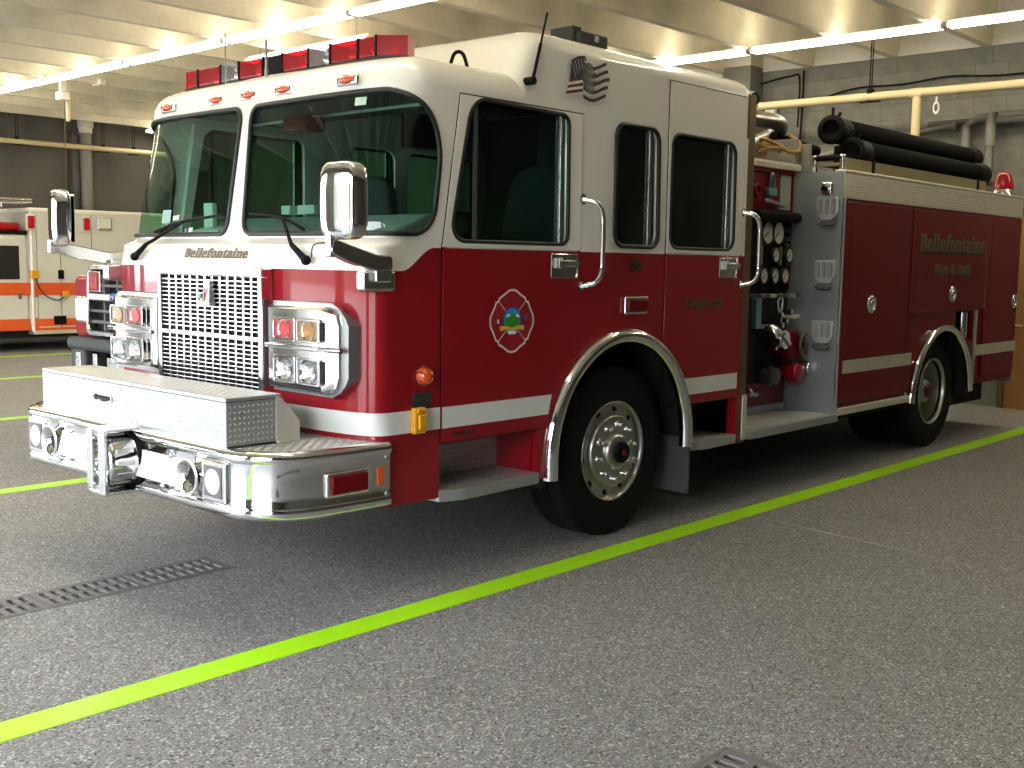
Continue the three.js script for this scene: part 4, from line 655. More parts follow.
// wheels
function wheel(x, s, rear) {
  const w = obj('wheel', [lathe([[0.3, -0.15], [0.33, -0.155], [0.45, -0.155], [0.505, -0.145], [0.53, -0.125], [0.535, -0.1], ...[-0.075, -0.035, 0.005, 0.045].flatMap((h) => [[0.535, h], [0.522, h + 0.002], [0.522, h + 0.012], [0.535, h + 0.014]]), [0.535, 0.1], [0.53, 0.125], [0.505, 0.145], [0.45, 0.155], [0.34, 0.155], [0.315, 0.15], [0.3, 0.14], [0.285, 0.12], [0.285, -0.13], [0.3, -0.15]], 'z', [0, 0, 0], 72)], M.rubber, E, rear ? 'rear wheel with a deep polished rim' : 'front wheel with a polished ten-stud rim');
  w.position.set(x, 0.535, s * (rear ? 1.03 : 1.035)); if (s < 0) w.rotation.y = Math.PI;
  const turn = (pr, seg = 56) => lathe(pr, 'z', [0, 0, 0], seg);
  if (!rear) {
    const disc = new THREE.Shape(); disc.absarc(0, 0, 0.292, 0, Math.PI * 2); const h = new THREE.Path(); h.absarc(0, 0, 0.2, 0, Math.PI * 2, true); disc.holes.push(h);
    for (let k = 0; k < 10; k++) { const a = k / 10 * Math.PI * 2 + 0.16, q = new THREE.Path(); q.absellipse(0.263 * Math.cos(a), 0.263 * Math.sin(a), 0.017, 0.024, 0, Math.PI * 2, true, a); disc.holes.push(q); }
    obj('rim', [turn([[0.278, 0.05], [0.283, 0.118], [0.296, 0.148], [0.308, 0.156], [0.313, 0.152], [0.312, 0.14]]), ext(disc, 0.108, 0.122, 0.002, 24), turn([[0.228, 0.118], [0.233, 0.128], [0.226, 0.152], [0.216, 0.16], [0.2, 0.162], [0.12, 0.158], [0, 0.158]])], M.steel, w, 'polished aluminium rim with round hand holes');
    obj('rim_back', cyl([0, 0, 0.06], [0, 0, 0.07], 0.28, 40), M.pit, w);
    const hub = obj('hub', [turn([[0.115, 0.156], [0.112, 0.185], [0.098, 0.2], [0.075, 0.205], [0, 0.205]])], M.steel, w);
    obj('hub_cap', [turn([[0.066, 0.2], [0.066, 0.225], [0.058, 0.235], [0, 0.235]]), ], M.black, hub); obj('hub_bolt', turn([[0.02, 0.233], [0.018, 0.242], [0, 0.243]], 20), M.redDark, hub);
    for (let k = 0; k < 10; k++) { const a = k / 10 * Math.PI * 2 + 0.2; obj('lug_nut', T(turn([[0.021, 0.155], [0.021, 0.162], [0.016, 0.164], [0.0155, 0.196], [0.011, 0.203], [0, 0.205]], 12), 0.17 * Math.cos(a), 0.17 * Math.sin(a), 0), M.chrome, w); }
  } else {
    obj('rim', [turn([[0.313, 0.14], [0.314, 0.152], [0.305, 0.157], [0.293, 0.145], [0.285, 0.1], [0.278, -0.02], [0.262, -0.08], [0.22, -0.1], [0.0, -0.1]])], M.steel, w, 'deep dished polished rim');
    const hub = obj('hub', [turn([[0.14, -0.1], [0.135, -0.02], [0.11, 0.05], [0.105, 0.09], [0.09, 0.105], [0, 0.108]])], M.steel, w); obj('hub_cap', turn([[0.07, 0.105], [0.06, 0.122], [0, 0.125]]), M.redDark, hub);
    for (let k = 0; k < 10; k++) { const a = k / 10 * Math.PI * 2; obj('lug_nut', T(turn([[0.021, -0.1], [0.021, -0.09], [0.016, -0.088], [0.0155, -0.055], [0, -0.05]], 12), 0.17 * Math.cos(a), 0.17 * Math.sin(a), 0), M.chrome, w); }
    obj('inner_tyre', lathe([[0.3, -0.5], [0.45, -0.5], [0.53, -0.47], [0.535, -0.44], [0.535, -0.24], [0.53, -0.21], [0.45, -0.18], [0.3, -0.18]], 'z', [0, 0, 0], 48), M.rubber, w);
  }
}
for (const s of [1, -1]) { wheel(2.045, s, false); wheel(7.0, s, true); }
obj('chassis', [box(0.2, 8.6, 0.5, 0.8, -0.5, 0.5), box(0.3, 1.3, 0.45, 0.8, -0.9, 0.9), box(3.0, 4.9, 0.42, 0.6, -0.7, 0.7), cyl([2.045, 0.535, -0.9], [2.045, 0.535, 0.9], 0.09, 14), cyl([7.0, 0.535, -0.6], [7.0, 0.535, 0.6], 0.13, 14), T(new THREE.SphereGeometry(0.26, 20, 14), 7.0, 0.54, 0), box(5.0, 6.2, 0.42, 0.6, -1.1, 1.1), box(2.9, 6.2, 0.22, 0.6, -1.15, -0.7), box(3.1, 4.6, 0.27, 0.5, -0.5, 0.3), box(7.8, 8.8, 0.3, 0.6, -1.1, 1.0)], M.under, E);

// pump module with its recessed operator panel
{
  each('corner_post', [1, -1].map((s) => side(s, [rbox(3.4, 3.49, 0.44, 2.86, 1.0, W, 0.008)])), M.brownTrim, E, 'brown-tinted stainless corner post behind the cab');
  const rl = obj('rear_lamp', [rbox(3.5, 3.6, 2.78, 2.9, 1.05, 1.2, 0.015)], M.fixture, E); obj('lamp_face', cyl([3.54, 2.85, 1.19], [3.54, 2.85, 1.215], 0.045, 18), M.black, rl);
  const p = obj('pump_module', [box(3.42, 4.86, 0.52, 2.42, -0.8, 0.8), box(3.42, 4.86, 0.44, 0.52, -0.8, 0.8)], M.under, E, 'pump module with the operator panel');
  const z = 0.8, on = (x0, x1, y0, y1, d = 0.01, r = 0.004) => rbox(x0, x1, y0, y1, z, z + d, r);
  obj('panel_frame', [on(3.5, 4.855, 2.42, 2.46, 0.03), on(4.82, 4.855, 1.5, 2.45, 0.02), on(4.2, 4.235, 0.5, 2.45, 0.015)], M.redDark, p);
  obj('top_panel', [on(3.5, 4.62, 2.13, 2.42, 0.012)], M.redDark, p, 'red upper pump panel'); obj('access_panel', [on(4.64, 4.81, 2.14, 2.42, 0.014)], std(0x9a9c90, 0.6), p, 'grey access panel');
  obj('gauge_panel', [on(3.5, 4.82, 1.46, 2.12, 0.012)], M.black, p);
  obj('roll_shade', [cyl([4.2, 2.08, z + 0.06], [4.86, 2.08, z + 0.06], 0.045, 16)], M.rubber, p);
  obj('slotted_ledge', [rbox(3.45, 4.9, 2.455, 2.51, 0.7, z + 0.05, 0.006), ...Array.from({ length: 20 }, (_, k) => rbox(4.2 + k * 0.034, 4.216 + k * 0.034, 2.47, 2.495, z + 0.045, z + 0.056, 0.003))], M.brushed, p);
  const gauge = (x, y, r) => { const g = obj('gauge', lathe([[r * 1.12, 0], [r * 1.14, 0.03], [r, 0.035], [r, 0.028]], 'z', [x, y, z + 0.01], 28), M.darkGrey, p); obj('dial', cyl([x, y, z + 0.012], [x, y, z + 0.034], r, 28), M.gauge, g); obj('needle', T(new THREE.BoxGeometry(r * 0.08, r * 0.8, 0.004).translate(0, r * 0.3, 0).rotateZ(2.2), x, y, z + 0.037), M.black, g); };
  gauge(4.435, 1.952, 0.085); gauge(4.6, 1.955, 0.085); for (const x of [4.4, 4.575, 4.735]) gauge(x, 1.615, 0.058); for (const x of [4.575, 4.79]) gauge(x, 1.78, 0.055);
  obj('tag_strip', [4.36, 4.66, 4.87].map((x) => on(Math.min(x, 4.78), Math.min(x, 4.78) + 0.04, 1.7, 1.85, 0.02)), std(0x8a7d60, 0.5), p);
  each('switch', [4.76, 4.81].flatMap((x) => [1.98, 1.91, 1.86].map((y) => cyl([x, y, z], [x, y, z + 0.035], 0.017, 12))), M.midGrey, p);
  for (let k = 0; k < 5; k++) { const x = 4.24 + k * 0.15, l = obj('pull_handle', [cyl([x, 1.46, z], [x, 1.46, z + 0.12], 0.014, 10), rbox(x - 0.045, x + 0.045, 1.445, 1.475, z + 0.1, z + 0.14, 0.01)], k % 2 ? M.steel : M.midGrey, p); }
  obj('pull_handle', [T(new THREE.TorusGeometry(0.05, 0.014, 10, 24).scale(0.7, 1.3, 1), 4.55, 1.4, z + 0.1), cyl([4.55, 1.44, z], [4.55, 1.44, z + 0.1], 0.014, 10)], M.chrome, p);
  obj('label_plate', [on(4.83, 4.9, 1.435, 1.465, 0.12), on(4.8, 4.88, 1.27, 1.3, 0.12)], M.fixture, p);
  obj('sight_gauge', [on(4.28, 4.36, 1.2, 1.44, 0.05)], M.blueGrey, p, 'blue-grey tank level gauge');
  obj('valve_panel', [on(3.5, 4.86, 0.78, 1.45, 0.006)], M.under, p);
  obj('valve_controls', [[4.66, 1.3], [4.72, 1.25], [4.64, 1.22], [4.76, 1.32], [4.57, 1.26]].map(([x, y], k) => cyl([x, y, z], [x, y, z + 0.07 + 0.01 * k], 0.022, 12)), M.chrome, p);
  const cap = (x, y, r, m, len = 0.14) => { const g = obj('discharge_outlet', lathe([[r * 0.8, 0], [r * 0.8, len * 0.5], [r, len * 0.55], [r, len], [r * 0.85, len * 1.1], [0, len * 1.1]], 'z', [x, y, z], 24), m, p); obj('cap_lug', [0, 2.09, 4.19].map((a) => cyl([x, y, z + len * 0.8], [x + r * 1.3 * Math.cos(a), y + r * 1.3 * Math.sin(a), z + len * 0.8], 0.014, 8)), m, g); };
  cap(4.46, 1.12, 0.075, M.chrome, 0.2); cap(4.68, 1.06, 0.12, M.redDark, 0.16); cap(4.5, 0.82, 0.07, M.midGrey, 0.12); cap(4.97 - 0.15, 0.88, 0.05, M.chrome, 0.24); cap(4.72, 0.84, 0.08, M.red, 0.2);
  obj('elbow', [bent([[4.4, 1.2, z], [4.4, 1.2, z + 0.14], [4.47, 1.06, z + 0.22]], 0.05, 0.08)], M.chrome, p);
  obj('hand_wheel', [T(new THREE.TorusGeometry(0.095, 0.014, 10, 30), 4.82, 1.06, z + 0.2), cyl([4.82, 1.06, z], [4.82, 1.06, z + 0.2], 0.02, 12), ...[0, 2.09, 4.19].map((a) => cyl([4.82, 1.06, z + 0.2], [4.82 + 0.095 * Math.cos(a), 1.06 + 0.095 * Math.sin(a), z + 0.2], 0.009, 8))], M.brownTrim, p);
  obj('lower_panel', [on(3.5, 4.86, 0.56, 0.76, 0.008)], M.redDark, p, 'dark red lower panel'); obj('kick_plate', [on(3.5, 4.86, 0.5, 0.575, 0.016)], M.treadGrey, p);
  obj('lower_plumbing', [cyl([4.2, 0.68, z + 0.05], [4.34, 0.68, z + 0.05], 0.018, 10), cyl([4.3, 0.72, z], [4.3, 0.66, z + 0.06], 0.015, 8)], M.steel, p);
  obj('upper_lever', [cyl([4.3, 2.2, z + 0.06], [4.62, 2.17, z + 0.06], 0.017, 10), cyl([4.42, 2.2, z], [4.42, 2.2, z + 0.06], 0.022, 12)], M.steel, p);
  obj('lever_mount', [T(new THREE.TorusGeometry(0.055, 0.012, 8, 20).scale(0.6, 1.3, 1), 4.46, 2.34, z + 0.04), on(4.4, 4.53, 2.24, 2.3, 0.05)], M.blueGrey, p);
  obj('end_bracket', [T(new THREE.TorusGeometry(0.04, 0.015, 8, 20), 4.22, 2.27, z + 0.05)], M.redDark, p);
  // top of the module: crosslay trays and stainless pipework
  obj('crosslay_tray', [rbox(3.46, 4.62, 2.46, 2.66, -0.8, 0.7, 0.01)], M.tan, p); obj('crosslay_cover', [rbox(3.5, 4.75, 2.62, 2.83, -0.7, 0.45, 0.02)], M.redDark, p);
  obj('deck_pipe', [bent([[3.6, 2.86, 0.5], [5.16, 2.9, 0.5], [5.5, 2.86, 0.3], [5.6, 2.8, 0]], 0.065, 0.18, 16)], M.steel, p, 'fat stainless pipe across the pump module');
  obj('deck_gun', [cyl([5.3, 2.8, 0.35], [5.9, 2.72, 0.45], 0.05, 14)], M.hose, p);
  each('end_plate', [rbox(4.86, 4.9, 2.43, 2.72, 0.5, 0.82, 0.005), rbox(4.93, 4.97, 2.43, 2.68, 0.55, 0.9, 0.005)], std(0x85857a, 0.6), p);
  lozenges('tread_lozenges', p, V(3.52, 0.5155, 0.83), V(1.34, 0, 0), V(0, 0, 0.4), V(0, 1, 0), 0.03);
  // running board
  obj('running_board', planarUV(extY(roundPoly([[3.46, 0.78], [4.9, 0.78], [4.9, W + 0.02], [3.56, W + 0.03], [3.46, W - 0.04]], 0.01), 0.455, 0.515, 0.004)), M.treadGrey, p, 'tread plate running board');
  obj('board_end', [rbox(3.44, 3.5, 0.46, 0.78, 1.12, W + 0.01, 0.006)], M.brushed, p);
}
// rear body
for (const s of [1, -1]) {
  const arch = arcPts(7.0, 0.44, 0.72, Math.PI, 0, 32);
  const q = poly([[4.85, 0.52], [6.28, 0.52], ...arch, [7.72, 0.55], [8.95, 0.55], [8.95, 2.235], [4.85, 2.235]]);
  q.holes.push(poly([[7.3, 1.1], [7.75, 0.98], [7.75, 1.285], [7.3, 1.285]]));
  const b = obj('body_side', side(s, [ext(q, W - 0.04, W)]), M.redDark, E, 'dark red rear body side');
  const doors = [[4.885, 6.138, 0.6, 2.21], [6.166, 7.975, 1.295, 2.21], [7.997, 8.9, 0.62, 2.21]];
  doors.forEach(([a, c, y0, y1]) => {
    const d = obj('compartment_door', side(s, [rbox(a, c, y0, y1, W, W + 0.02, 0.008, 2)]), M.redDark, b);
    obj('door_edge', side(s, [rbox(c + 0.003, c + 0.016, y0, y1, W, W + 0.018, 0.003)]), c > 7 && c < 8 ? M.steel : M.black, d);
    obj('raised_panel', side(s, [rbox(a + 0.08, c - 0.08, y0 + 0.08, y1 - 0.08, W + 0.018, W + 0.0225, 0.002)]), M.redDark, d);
    const [hx, hy] = a < 5 ? [5.402, 1.391] : a < 7 ? [7.124, 1.456] : [8.825, 1.364];
    obj('door_pull', side(s, [lathe([[0.075, 0], [0.072, 0.014], [0.055, 0.018], [0.045, 0.006], [0, 0.004]], 'z', [hx, hy, W + 0.02], 26), T(new THREE.TorusGeometry(0.042, 0.008, 8, 24), hx, hy - 0.012, W + 0.034)]), M.chrome, d);
  });
  each('reflective_stripe', side(s, [[4.93, 5.36], [5.365, 5.8], [5.805, 6.26], [7.79, 8.28], [8.285, 8.93]].map(([a, c]) => box(a, c, 0.838, 0.945, W + 0.0205, W + 0.024))), std(0xa9a894, 0.6), b);
  obj('edge_strip', side(s, [rbox(4.845, 4.872, 0.52, 2.235, W - 0.01, W + 0.022, 0.006)]), M.steel, b);
  obj('rub_rail', side(s, [rbox(4.86, 6.27, 0.5, 0.56, W - 0.03, W + 0.022, 0.008)]), M.brushed, b);
  obj('top_band', side(s, [ubox(4.85, 8.95, 2.235, 2.44, W - 0.03, W + 0.012), rbox(4.84, 8.96, 2.43, 2.455, W - 0.08, W + 0.02, 0.008), ...Array.from({ length: 9 }, (_, k) => rbox(4.86, 8.94, 2.25 + k * 0.019, 2.262 + k * 0.019, W + 0.005, W + 0.0155, 0.003, 1))]), M.brushed, b, 'brushed metal band along the top of the body');
  const fp = [V(6.3, 0.49, W + 0.02), ...arcPts(7.0, 0.44, 0.7, Math.PI - 0.05, 0.1, 28).map(([x, y]) => V(x, y, W + 0.02)), V(7.7, 0.5, W + 0.02)];
  obj('fender_trim', side(s, [new THREE.TubeGeometry(new THREE.CatmullRomCurve3(fp, false, 'centripetal'), 90, 0.036, 12)]), M.chrome, b);
  obj('wheel_well', side(s, [gridGeo(32, 1, (u, v) => V(7.0 + 0.715 * Math.cos(Math.PI * (1 - u)), 0.44 + 0.715 * Math.sin(Math.PI * (1 - u)), lerp(0.45, W - 0.02, v))), box(6.25, 7.75, 0.3, 1.2, 0.43, 0.45)]), M.under, b);
  obj('wheel_well_strip', side(s, [rbox(7.765, 7.79, 0.56, 1.29, W, W + 0.03, 0.004)]), M.steel, b);
  obj('bottle_pocket', side(s, [box(7.28, 7.76, 0.97, 1.3, W - 0.35, W - 0.33), box(7.28, 7.3, 0.97, 1.3, W - 0.34, W - 0.03), box(7.28, 7.77, 1.285, 1.3, W - 0.34, W - 0.03)]), M.pit, b); obj('bottle_cap', side(s, [cyl([7.62, 1.0, W - 0.06], [7.62, 1.27, W - 0.06], 0.05, 16)]), M.chrome, b);
}
{
  const nm = canvasTex(512, 256, (c, w, h) => { c.clearRect(0, 0, w, h); c.save(); c.translate(0, -56); lettering(c, 'Bellefontaine', w, h, 'bold 78px serif', 0, 0.98, '#6e5a2c', 0.02, 1.35); c.restore(); c.save(); c.translate(0, 62); lettering(c, 'Fire & EMS', w, h, 'bold 52px serif', 0, 0.98, '#6e5a2c', 0.02, 1.1); c.restore(); });
  const g = new THREE.PlaneGeometry(1.55, 0.5); obj('body_lettering', T(g, 7.1, 1.82, W + 0.0245), new THREE.MeshStandardMaterial({ map: nm, transparent: true, alphaTest: 0.02, roughness: 0.4 }), E, 'gold blackletter lettering on the compartment door');
  obj('body_shell', [box(4.88, 8.93, 0.55, 2.4, -0.4, 0.4), box(4.88, 6.2, 0.55, 2.4, -1.2, 1.2), box(6.2, 7.8, 1.3, 2.4, -1.2, 1.2), box(7.8, 8.93, 0.55, 2.4, -1.2, 1.2)], M.under, E);
  obj('rear_wall', ubox(8.93, 8.97, 0.5, 2.44, -W, W), M.treadGrey, E);
  obj('hose_bed_cover', rbox(5.0, 8.9, 2.4, 2.5, -0.7, 0.7, 0.03), M.black, E);
  const f = each('body_front_wall', [1, -1].map((s) => side(s, [ubox(4.84, 4.87, 0.5, 2.44, 0.78, W - 0.005)])), M.treadGrey, E, 'grey tread plate wall with folding steps')[0];
  for (const y of [2.12, 1.62, 1.14]) { // folding steps
    const o = roundPoly([[1.05, y + 0.125], [1.23, y + 0.125], [1.23, y], [1.19, y - 0.055], [1.09, y - 0.055], [1.05, y]], 0.02);
    for (let k = 0; k < 3; k++) { const z0 = 1.066 + k * 0.053; o.holes.push(roundPoly([[z0, y + 0.11], [z0 + 0.041, y + 0.11], [z0 + 0.041, y - 0.02], [z0, y - 0.02]], 0.018, THREE.Path)); }
    const st = obj('folding_step', extX(o, 4.8, 4.83, 0.004), M.cast, f, 'cast folding step');
    obj('step_hinge', [rbox(4.785, 4.84, y - 0.11, y - 0.055, 1.09, 1.19, 0.012), cyl([4.8, y - 0.085, 1.07], [4.8, y - 0.085, 1.21], 0.014, 10)], M.midGrey, st);
  }
  obj('step_lamp', [rbox(4.79, 4.84, 2.25, 2.36, 1.08, 1.18, 0.02), cyl([4.79, 2.32, 1.13], [4.76, 2.3, 1.13], 0.03, 14)], M.chrome, f);
  obj('small_plate', [rbox(4.832, 4.842, 0.78, 0.9, 0.9, 1.02, 0.004), rbox(4.81, 4.84, 0.9, 0.915, 0.89, 1.03, 0.004), rbox(4.8, 4.84, 0.66, 0.675, 0.85, 0.95, 0.004)], M.treadGrey, f);
  obj('top_rail', [cyl([4.87, 2.55, 0.98], [4.87, 2.55, 1.22], 0.022, 14)], M.black, f); each('rail_stanchion', [rbox(4.85, 4.89, 2.44, 2.575, 0.965, 1.0, 0.008), rbox(4.85, 4.89, 2.44, 2.575, 1.2, 1.235, 0.008)], M.chrome, f);
  const bc = obj('beacon', lathe([[0.1, 0], [0.1, 0.05], [0.08, 0.14], [0.055, 0.18], [0, 0.19]], 'y', [8.85, 2.53, 1.08], 28), M.lensRed, E, 'red dome beacon at the rear corner'); obj('beacon_base', lathe([[0.12, -0.09], [0.12, -0.06], [0.1, -0.04], [0.11, 0], [0.0, 0.0]], 'y', [8.85, 2.53, 1.08], 28), M.chrome, bc);
  obj('hose_trough', [rbox(5.05, 8.1, 2.44, 2.565, 1.155, 1.17, 0.004), rbox(5.05, 8.1, 2.5, 2.53, 0.95, 1.16, 0.004)], M.tan, E, 'tan hose trough'); each('trough_strap', [5.5, 7.85].map((x) => rbox(x, x + 0.05, 2.46, 2.58, 1.165, 1.178, 0.003)), M.black, E);
  each('hose_cradle', [5.5, 6.8, 7.9].map((x) => rbox(x, x + 0.05, 2.46, 2.716, 0.82, 0.95, 0.01)), M.black, E);
}
// hard suction hoses in the rack on the body top
function suction(y, z, x0, x1, label) {
  const t = thing('suction_hose', label, 'suction hose', [(x0 + x1) / 2, y, z], 'hard suction hoses on the engine'), h = (x1 - x0) / 2, pr = [];
  for (let k = 0; k <= 130; k++) pr.push([0.1 + 0.004 * Math.cos(k * Math.PI), -h + 0.2 + (2 * h - 0.4) * k / 130]);
  obj('hose_body', lathe(pr, 'x', [0, 0, 0], 24), M.hose, t);
  obj('coupling', [lathe([[0.08, -h], [0.118, -h], [0.12, -h + 0.03], [0.113, -h + 0.05], [0.11, -h + 0.14], [0.106, -h + 0.22], [0.08, -h + 0.22]], 'x', [0, 0, 0], 28), lathe([[0.082, -h], [0.082, -h + 0.05], [0, -h + 0.05]], 'x', [0, 0, 0], 28)], M.black, t); obj('coupling', [lathe([[0, h], [0.11, h], [0.119, h - 0.03], [0.115, h - 0.12], [0.104, h - 0.22]], 'x', [0, 0, 0], 28)], M.black, t);
  obj('handle', [cyl([-h + 0.03, 0.1, 0], [-h + 0.03, 0.18, 0], 0.013, 8), cyl([-h + 0.05, 0.1, 0.04], [-h + 0.05, 0.14, 0.06], 0.013, 8)], M.black, t);
  return t;
}
suction(2.823, 0.91, 5.25, 8.4, 'upper of the two black suction hoses racked on the engine body');
suction(2.637, 1.07, 5.3, 8.22, 'lower black suction hose resting in the tan trough on the engine body');
{
  const t = thing('yellow_cord', 'coil of yellow cord lying over the engine pump module', 'cord', [4.62, 2.575, 0.76]), pts = [];
  for (let k = 0; k <= 60; k++) { const a = k / 60 * Math.PI * 6; pts.push([-0.1 + 0.13 * Math.cos(a), 0.02 + 0.012 * k / 10 + 0.02 * Math.sin(a * 1.3), 0.02 + 0.05 * Math.sin(a)]); }
  pts.push([0.1, 0.03, 0.06], [0.24, 0.04, 0.08], [0.36, 0.12, 0.02], [0.46, 0.2, -0.12]);
  obj('cord', tube(pts, 0.016, 220, 7), std(0x94733a, 0.6), t);
}

// ---------------------------------------------------------------- red pickup beyond the engine
{
  const t = thing('pickup_truck', 'red pickup with a grey barred grille, half hidden behind the engine', 'pickup truck', [1.79, 0, -4.42]);
  const hood = gridGeo(16, 12, (u, v) => { const z = lerp(-0.92, 0.92, u), e = Math.abs(z) / 0.92; return V(lerp(0.02, 1.35, v) + 0.05 * e * e * (1 - v), 1.56 + 0.12 * v - 0.07 * e ** 4 - 0.03 * (1 - v) ** 4, z); });
  obj('hood', hood, M.red, t);
  for (const s of [1, -1]) {
    obj('fender', side(s, [ext(poly([[0.08, 0.78], [0.1, 1.2], [0.12, 1.48], [1.35, 1.6], [1.35, 0.7], ...arcPts(0.95, 0.42, 0.5, 0.6, Math.PI - 0.6, 14), [0.3, 0.62]]), 0.86, 0.98, 0.03), rbox(-0.02, 0.3, 0.88, 1.5, 0.56, 0.96, 0.07, 3)]), M.red, t);
    const h = obj('headlight', side(s, [rbox(-0.035, 0.14, 1.03, 1.3, 0.68, 0.9, 0.03, 3)]), M.chrome, t); obj('lens', side(s, [rbox(-0.05, 0.07, 1.05, 1.28, 0.7, 0.88, 0.03, 3)]), M.stripeWhite, h);
    obj('body_side', side(s, [ext(poly([[1.35, 0.62], [5.5, 0.62], [5.5, 1.55], [3.7, 1.55], [1.35, 1.6]]), 0.92, 0.99, 0.02)]), M.red, t);
    const door = obj('cab_pillar', side(s, [ext((() => { const q = poly([[1.3, 1.58], [3.7, 1.54], [3.55, 2.02], [2.0, 2.04]]); q.holes.push(poly([[1.6, 1.6], [3.55, 1.58], [3.45, 1.97], [2.08, 1.98]])); return q; })(), 0.82, 0.88)]), M.red, t);
    for (const x of [0.95, 4.5]) { const w = obj('wheel', side(s, [lathe([[0.22, -0.12], [0.36, -0.12], [0.4, -0.08], [0.4, 0.08], [0.36, 0.12], [0.22, 0.12]], 'z', [x, 0.4, 0.85], 36)]), M.rubber, t); obj('rim', side(s, [lathe([[0.23, 0.1], [0.2, 0.05], [0.06, 0.08], [0, 0.09]], 'z', [x, 0.4, 0.85], 28)]), M.steel, w); }
  }
  obj('roof', rbox(2.0, 3.6, 2.0, 2.06, -0.86, 0.86, 0.03), M.red, t); obj('windshield', new ConvexGeometry([V(1.32, 1.6, -0.86), V(1.32, 1.6, 0.86), V(2.02, 2.02, -0.8), V(2.02, 2.02, 0.8), V(1.34, 1.58, 0), V(2.05, 2.0, 0)]), M.glassDark, t);
  obj('interior', [box(1.6, 3.6, 0.6, 1.5, -0.85, 0.85), box(3.6, 5.45, 0.65, 0.9, -0.9, 0.9), box(0.3, 1.4, 0.55, 1.3, -0.62, 0.62)], M.under, t);
  // grille: surround, centre bar, slats
  const g = obj('grille', [rbox(0.0, 0.08, 0.95, 1.57, -0.52, 0.52, 0.01)], M.black, t);
  const ring = roundPoly([[-0.58, 0.92], [0.58, 0.92], [0.53, 1.6], [-0.53, 1.6]], 0.09); ring.holes.push(roundPoly([[-0.53, 0.98], [0.53, 0.98], [0.487, 1.555], [-0.487, 1.555]], 0.06, THREE.Path));
  obj('grille_surround', [extX(ring, -0.09, 0.06, 0.015)], M.polished, g);
  for (const y of [1.06, 1.165, 1.41, 1.49]) obj('grille_slat', rbox(-0.06, 0.02, y - 0.014, y + 0.014, -0.51, 0.51, 0.006), M.midGrey, g);
  obj('centre_bar', rbox(-0.085, 0.02, 1.265, 1.335, -0.53, 0.53, 0.012), M.steel, g);
  for (const z of [-0.26, 0.0, 0.26]) obj('grille_post', rbox(-0.055, 0.0, 0.98, 1.55, z - 0.014, z + 0.014, 0.004), M.midGrey, g);
  const ov = obj('oval_badge', lathe([[0, 0.012], [0.08, 0.01], [0.09, 0]], '-x', [0, 0, 0], 32).scale(1, 0.55, 1).translate(-0.085, 1.3, 0), std(0x1d3f8a, 0.3), g, 'blue oval badge'); obj('badge_mark', [tube([[-0.098, 1.3, -0.05], [-0.1, 1.315, -0.02], [-0.1, 1.29, 0.0], [-0.1, 1.31, 0.03], [-0.098, 1.3, 0.05]], 0.004, 24, 6)], M.fixture, ov);
  for (const s of [-1, 1]) { const l = obj('warning_lamp', rbox(-0.11, -0.05, 1.36, 1.53, s * 0.375 - 0.09, s * 0.375 + 0.09, 0.02), M.lensRed, t, 'red warning lamp in the grille'); obj('lamp_bezel', rbox(-0.09, -0.04, 1.345, 1.545, s * 0.375 - 0.105, s * 0.375 + 0.105, 0.012), M.chrome, l); }
  obj('bumper', [rbox(-0.16, 0.15, 0.78, 0.9, -0.86, 0.86, 0.05, 3), rbox(-0.12, 0.15, 0.48, 0.8, -0.84, -0.56, 0.04), rbox(-0.12, 0.15, 0.48, 0.8, 0.56, 0.84, 0.04), rbox(-0.1, 0.12, 0.48, 0.58, -0.8, 0.8, 0.03)], M.plastic, t);
  obj('bumper_insert', [rbox(-0.135, -0.1, 0.5, 0.76, -0.72, -0.62, 0.02), rbox(-0.135, -0.1, 0.5, 0.76, 0.62, 0.72, 0.02), rbox(-0.135, -0.1, 0.5, 0.76, -0.36, -0.28, 0.01), rbox(-0.135, -0.1, 0.52, 0.74, -0.08, 0.42, 0.01)], M.polished, t);
}

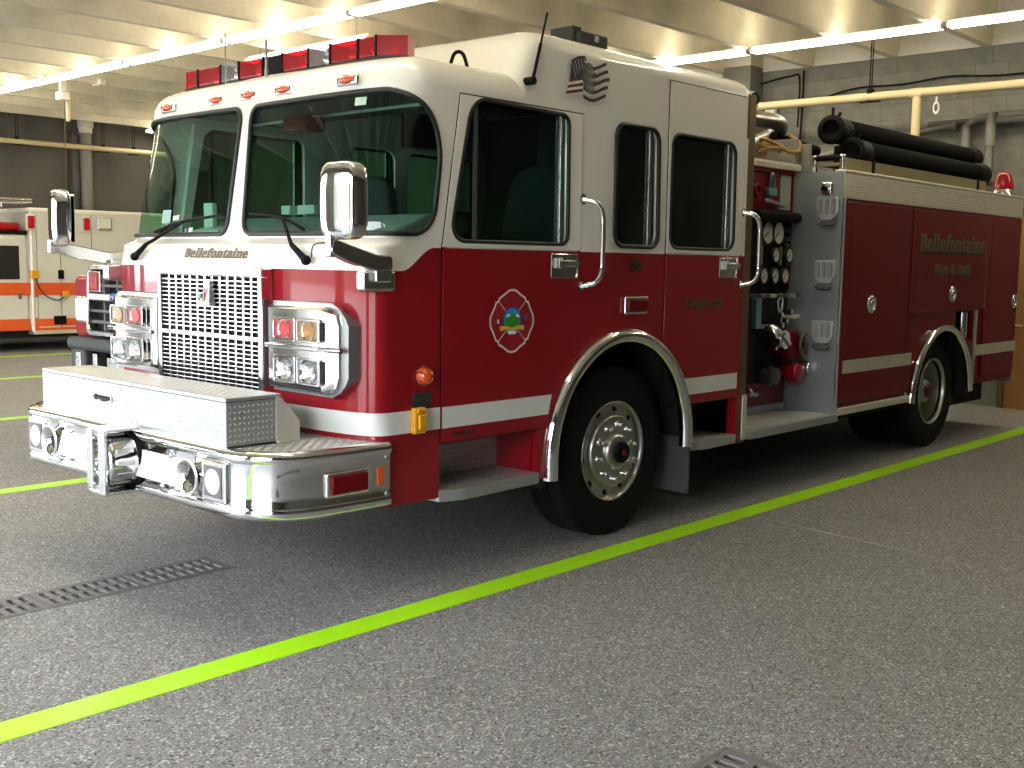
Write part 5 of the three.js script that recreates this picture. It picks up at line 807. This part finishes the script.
// ---------------------------------------------------------------- ambulance
{
  const t = thing('ambulance', 'white box ambulance with two orange bands by the dark wall', 'ambulance', [5.15, 0, -15.0]), z = 1.1;
  const b = obj('box_body', [rbox(0, 4.3, 0.42, 2.47, -z, z, 0.05, 3)], M.ambulance, t);
  obj('corner_moulding', [cyl([0.02, 0.36, z - 0.03], [0.02, 2.45, z - 0.03], 0.036, 12)], M.brushed, b); obj('roof_cap', [rbox(-0.02, 4.32, 2.42, 2.5, -z - 0.01, z + 0.01, 0.03)], M.fixture, b);
  const band = (x0, x1, y0, y1) => box(x0, x1, y0, y1, z - 0.02, z + 0.004);
  obj('orange_band', [band(0.03, 4.28, 0.985, 1.205), box(-0.006, 0.01, 0.985, 1.205, -z + 0.04, z - 0.03)], M.orange, b); obj('orange_band', [band(0.03, 4.28, 0.37, 0.575)], M.orange, b); obj('band_edge', [band(0.03, 4.28, 0.965, 0.98), band(0.03, 4.28, 0.58, 0.592)], M.darkGrey, b);
  for (const [x0, x1, y0] of [[0.1, 0.49, 0.42], [0.52, 0.98, 0.42], [1.1, 1.9, 1.25]]) { const d = obj('compartment_door', [rbox(x0, x1, y0, 2.4, z, z + 0.006, 0.004)], M.ambulance, b); obj('door_gap', [box(x0 - 0.012, x0 - 0.002, y0, 2.4, z - 0.01, z + 0.003), box(x0, x1, y0 - 0.012, y0 - 0.002, z - 0.01, z + 0.003)], M.midGrey, d); }
  obj('orange_band', [box(0.1, 0.98, 0.985, 1.205, z, z + 0.0085), box(0.1, 0.98, 0.44, 0.575, z, z + 0.0085)], M.orange, b);
  for (const x of [-0.0, 1.0]) { const l = obj('marker_lamp', rbox(x - 0.06, x + 0.06, 2.14, 2.36, z, z + 0.05, 0.02), M.lensRed, b); obj('lamp_bezel', rbox(x - 0.085, x + 0.085, 2.115, 2.385, z - 0.01, z + 0.02, 0.01), M.stripeWhite, l); }
  const fl = obj('scene_lamp', rbox(1.2, 1.48, 2.15, 2.39, z, z + 0.05, 0.03), M.polished, b); obj('lens', rbox(1.23, 1.45, 2.18, 2.36, z + 0.045, z + 0.056, 0.005), M.gauge, fl);
  obj('door_latch', [rbox(0.46, 0.56, 1.27, 1.43, z, z + 0.03, 0.01)], M.black, b); obj('door_latch', [rbox(0.36, 0.58, 0.47, 0.62, z, z + 0.035, 0.01)], M.black, b);
  obj('power_inlet', [rbox(-0.05, 0.1, 1.28, 1.42, z, z + 0.08, 0.02)], M.yellow, b);
  obj('skirt', [rbox(0.02, 4.28, 0.3, 0.42, -z, z, 0.02)], M.brushed, b); obj('roof_rail', [rbox(-0.5, 0.1, 2.58, 2.66, 0.2, 1.0, 0.03), cyl([-0.4, 2.5, 0.9], [-0.4, 2.6, 0.9], 0.02, 8)], M.chrome, b);
  const c = obj('cab', [rbox(-1.35, 0.02, 0.45, 2.05, -0.98, 0.98, 0.1, 4), new ConvexGeometry([V(-2.3, 0.6, -0.95), V(-2.3, 0.6, 0.95), V(-2.3, 1.15, -0.9), V(-2.3, 1.15, 0.9), V(-1.3, 1.4, -0.92), V(-1.3, 1.4, 0.92), V(-1.2, 0.5, -0.96), V(-1.2, 0.5, 0.96)])], M.ambulance, t, 'white ambulance cab');
  obj('cab_window', [rbox(-1.1, -0.16, 1.26, 1.84, 0.96, 0.992, 0.06, 3), rbox(-1.362, -1.34, 1.42, 1.95, -0.85, 0.85, 0.01)], M.gasket, c); obj('orange_band', [rbox(-2.2, -0.0, 0.985, 1.205, 0.95, 0.987, 0.01), rbox(-2.2, 0, 0.37, 0.575, 0.95, 0.988, 0.01)], M.orange, c);
  obj('door_handle', [rbox(-0.2, -0.14, 0.92, 1.02, 0.98, 1.0, 0.01)], M.midGrey, c); obj('cab_beacon', [rbox(-0.75, -0.12, 2.1, 2.24, 0.3, 0.95, 0.04)], M.lensRed, c); obj('beacon_base', [rbox(-0.78, 0.0, 2.04, 2.1, 0.25, 0.98, 0.02)], M.black, c);
  for (const x of [-1.6, 2.9]) for (const s of [1, -1]) { const w = obj('wheel', side(s, [lathe([[0.22, -0.12], [0.36, -0.12], [0.4, -0.08], [0.4, 0.08], [0.36, 0.12], [0.22, 0.12]], 'z', [x, 0.4, 0.94], 36)]), M.rubber, t); obj('rim', side(s, [lathe([[0.23, 0.1], [0.2, 0.05], [0, 0.07]], 'z', [x, 0.4, 0.94], 28)]), M.steel, w); }
  obj('underbody', box(-2.2, 4.2, 0.25, 0.46, -0.85, 0.85), M.under, t);
  const k = thing('charging_cord', 'dark cord looping from the yellow inlet across the side of the ambulance', 'cord', [5.6, 1.0, -13.85]);
  obj('cord', tube([[-0.42, 0.34, 0.0], [-0.38, 0.15, 0.03], [-0.25, -0.02, 0.03], [-0.05, -0.1, 0.03], [0.1, -0.03, 0.02]], 0.012, 30, 6), M.darkGrey, k); obj('plug', rbox(0.06, 0.17, -0.05, 0.06, -0.02, 0.04, 0.015), M.yellow, k);
}
renderer.render(scene, camera);
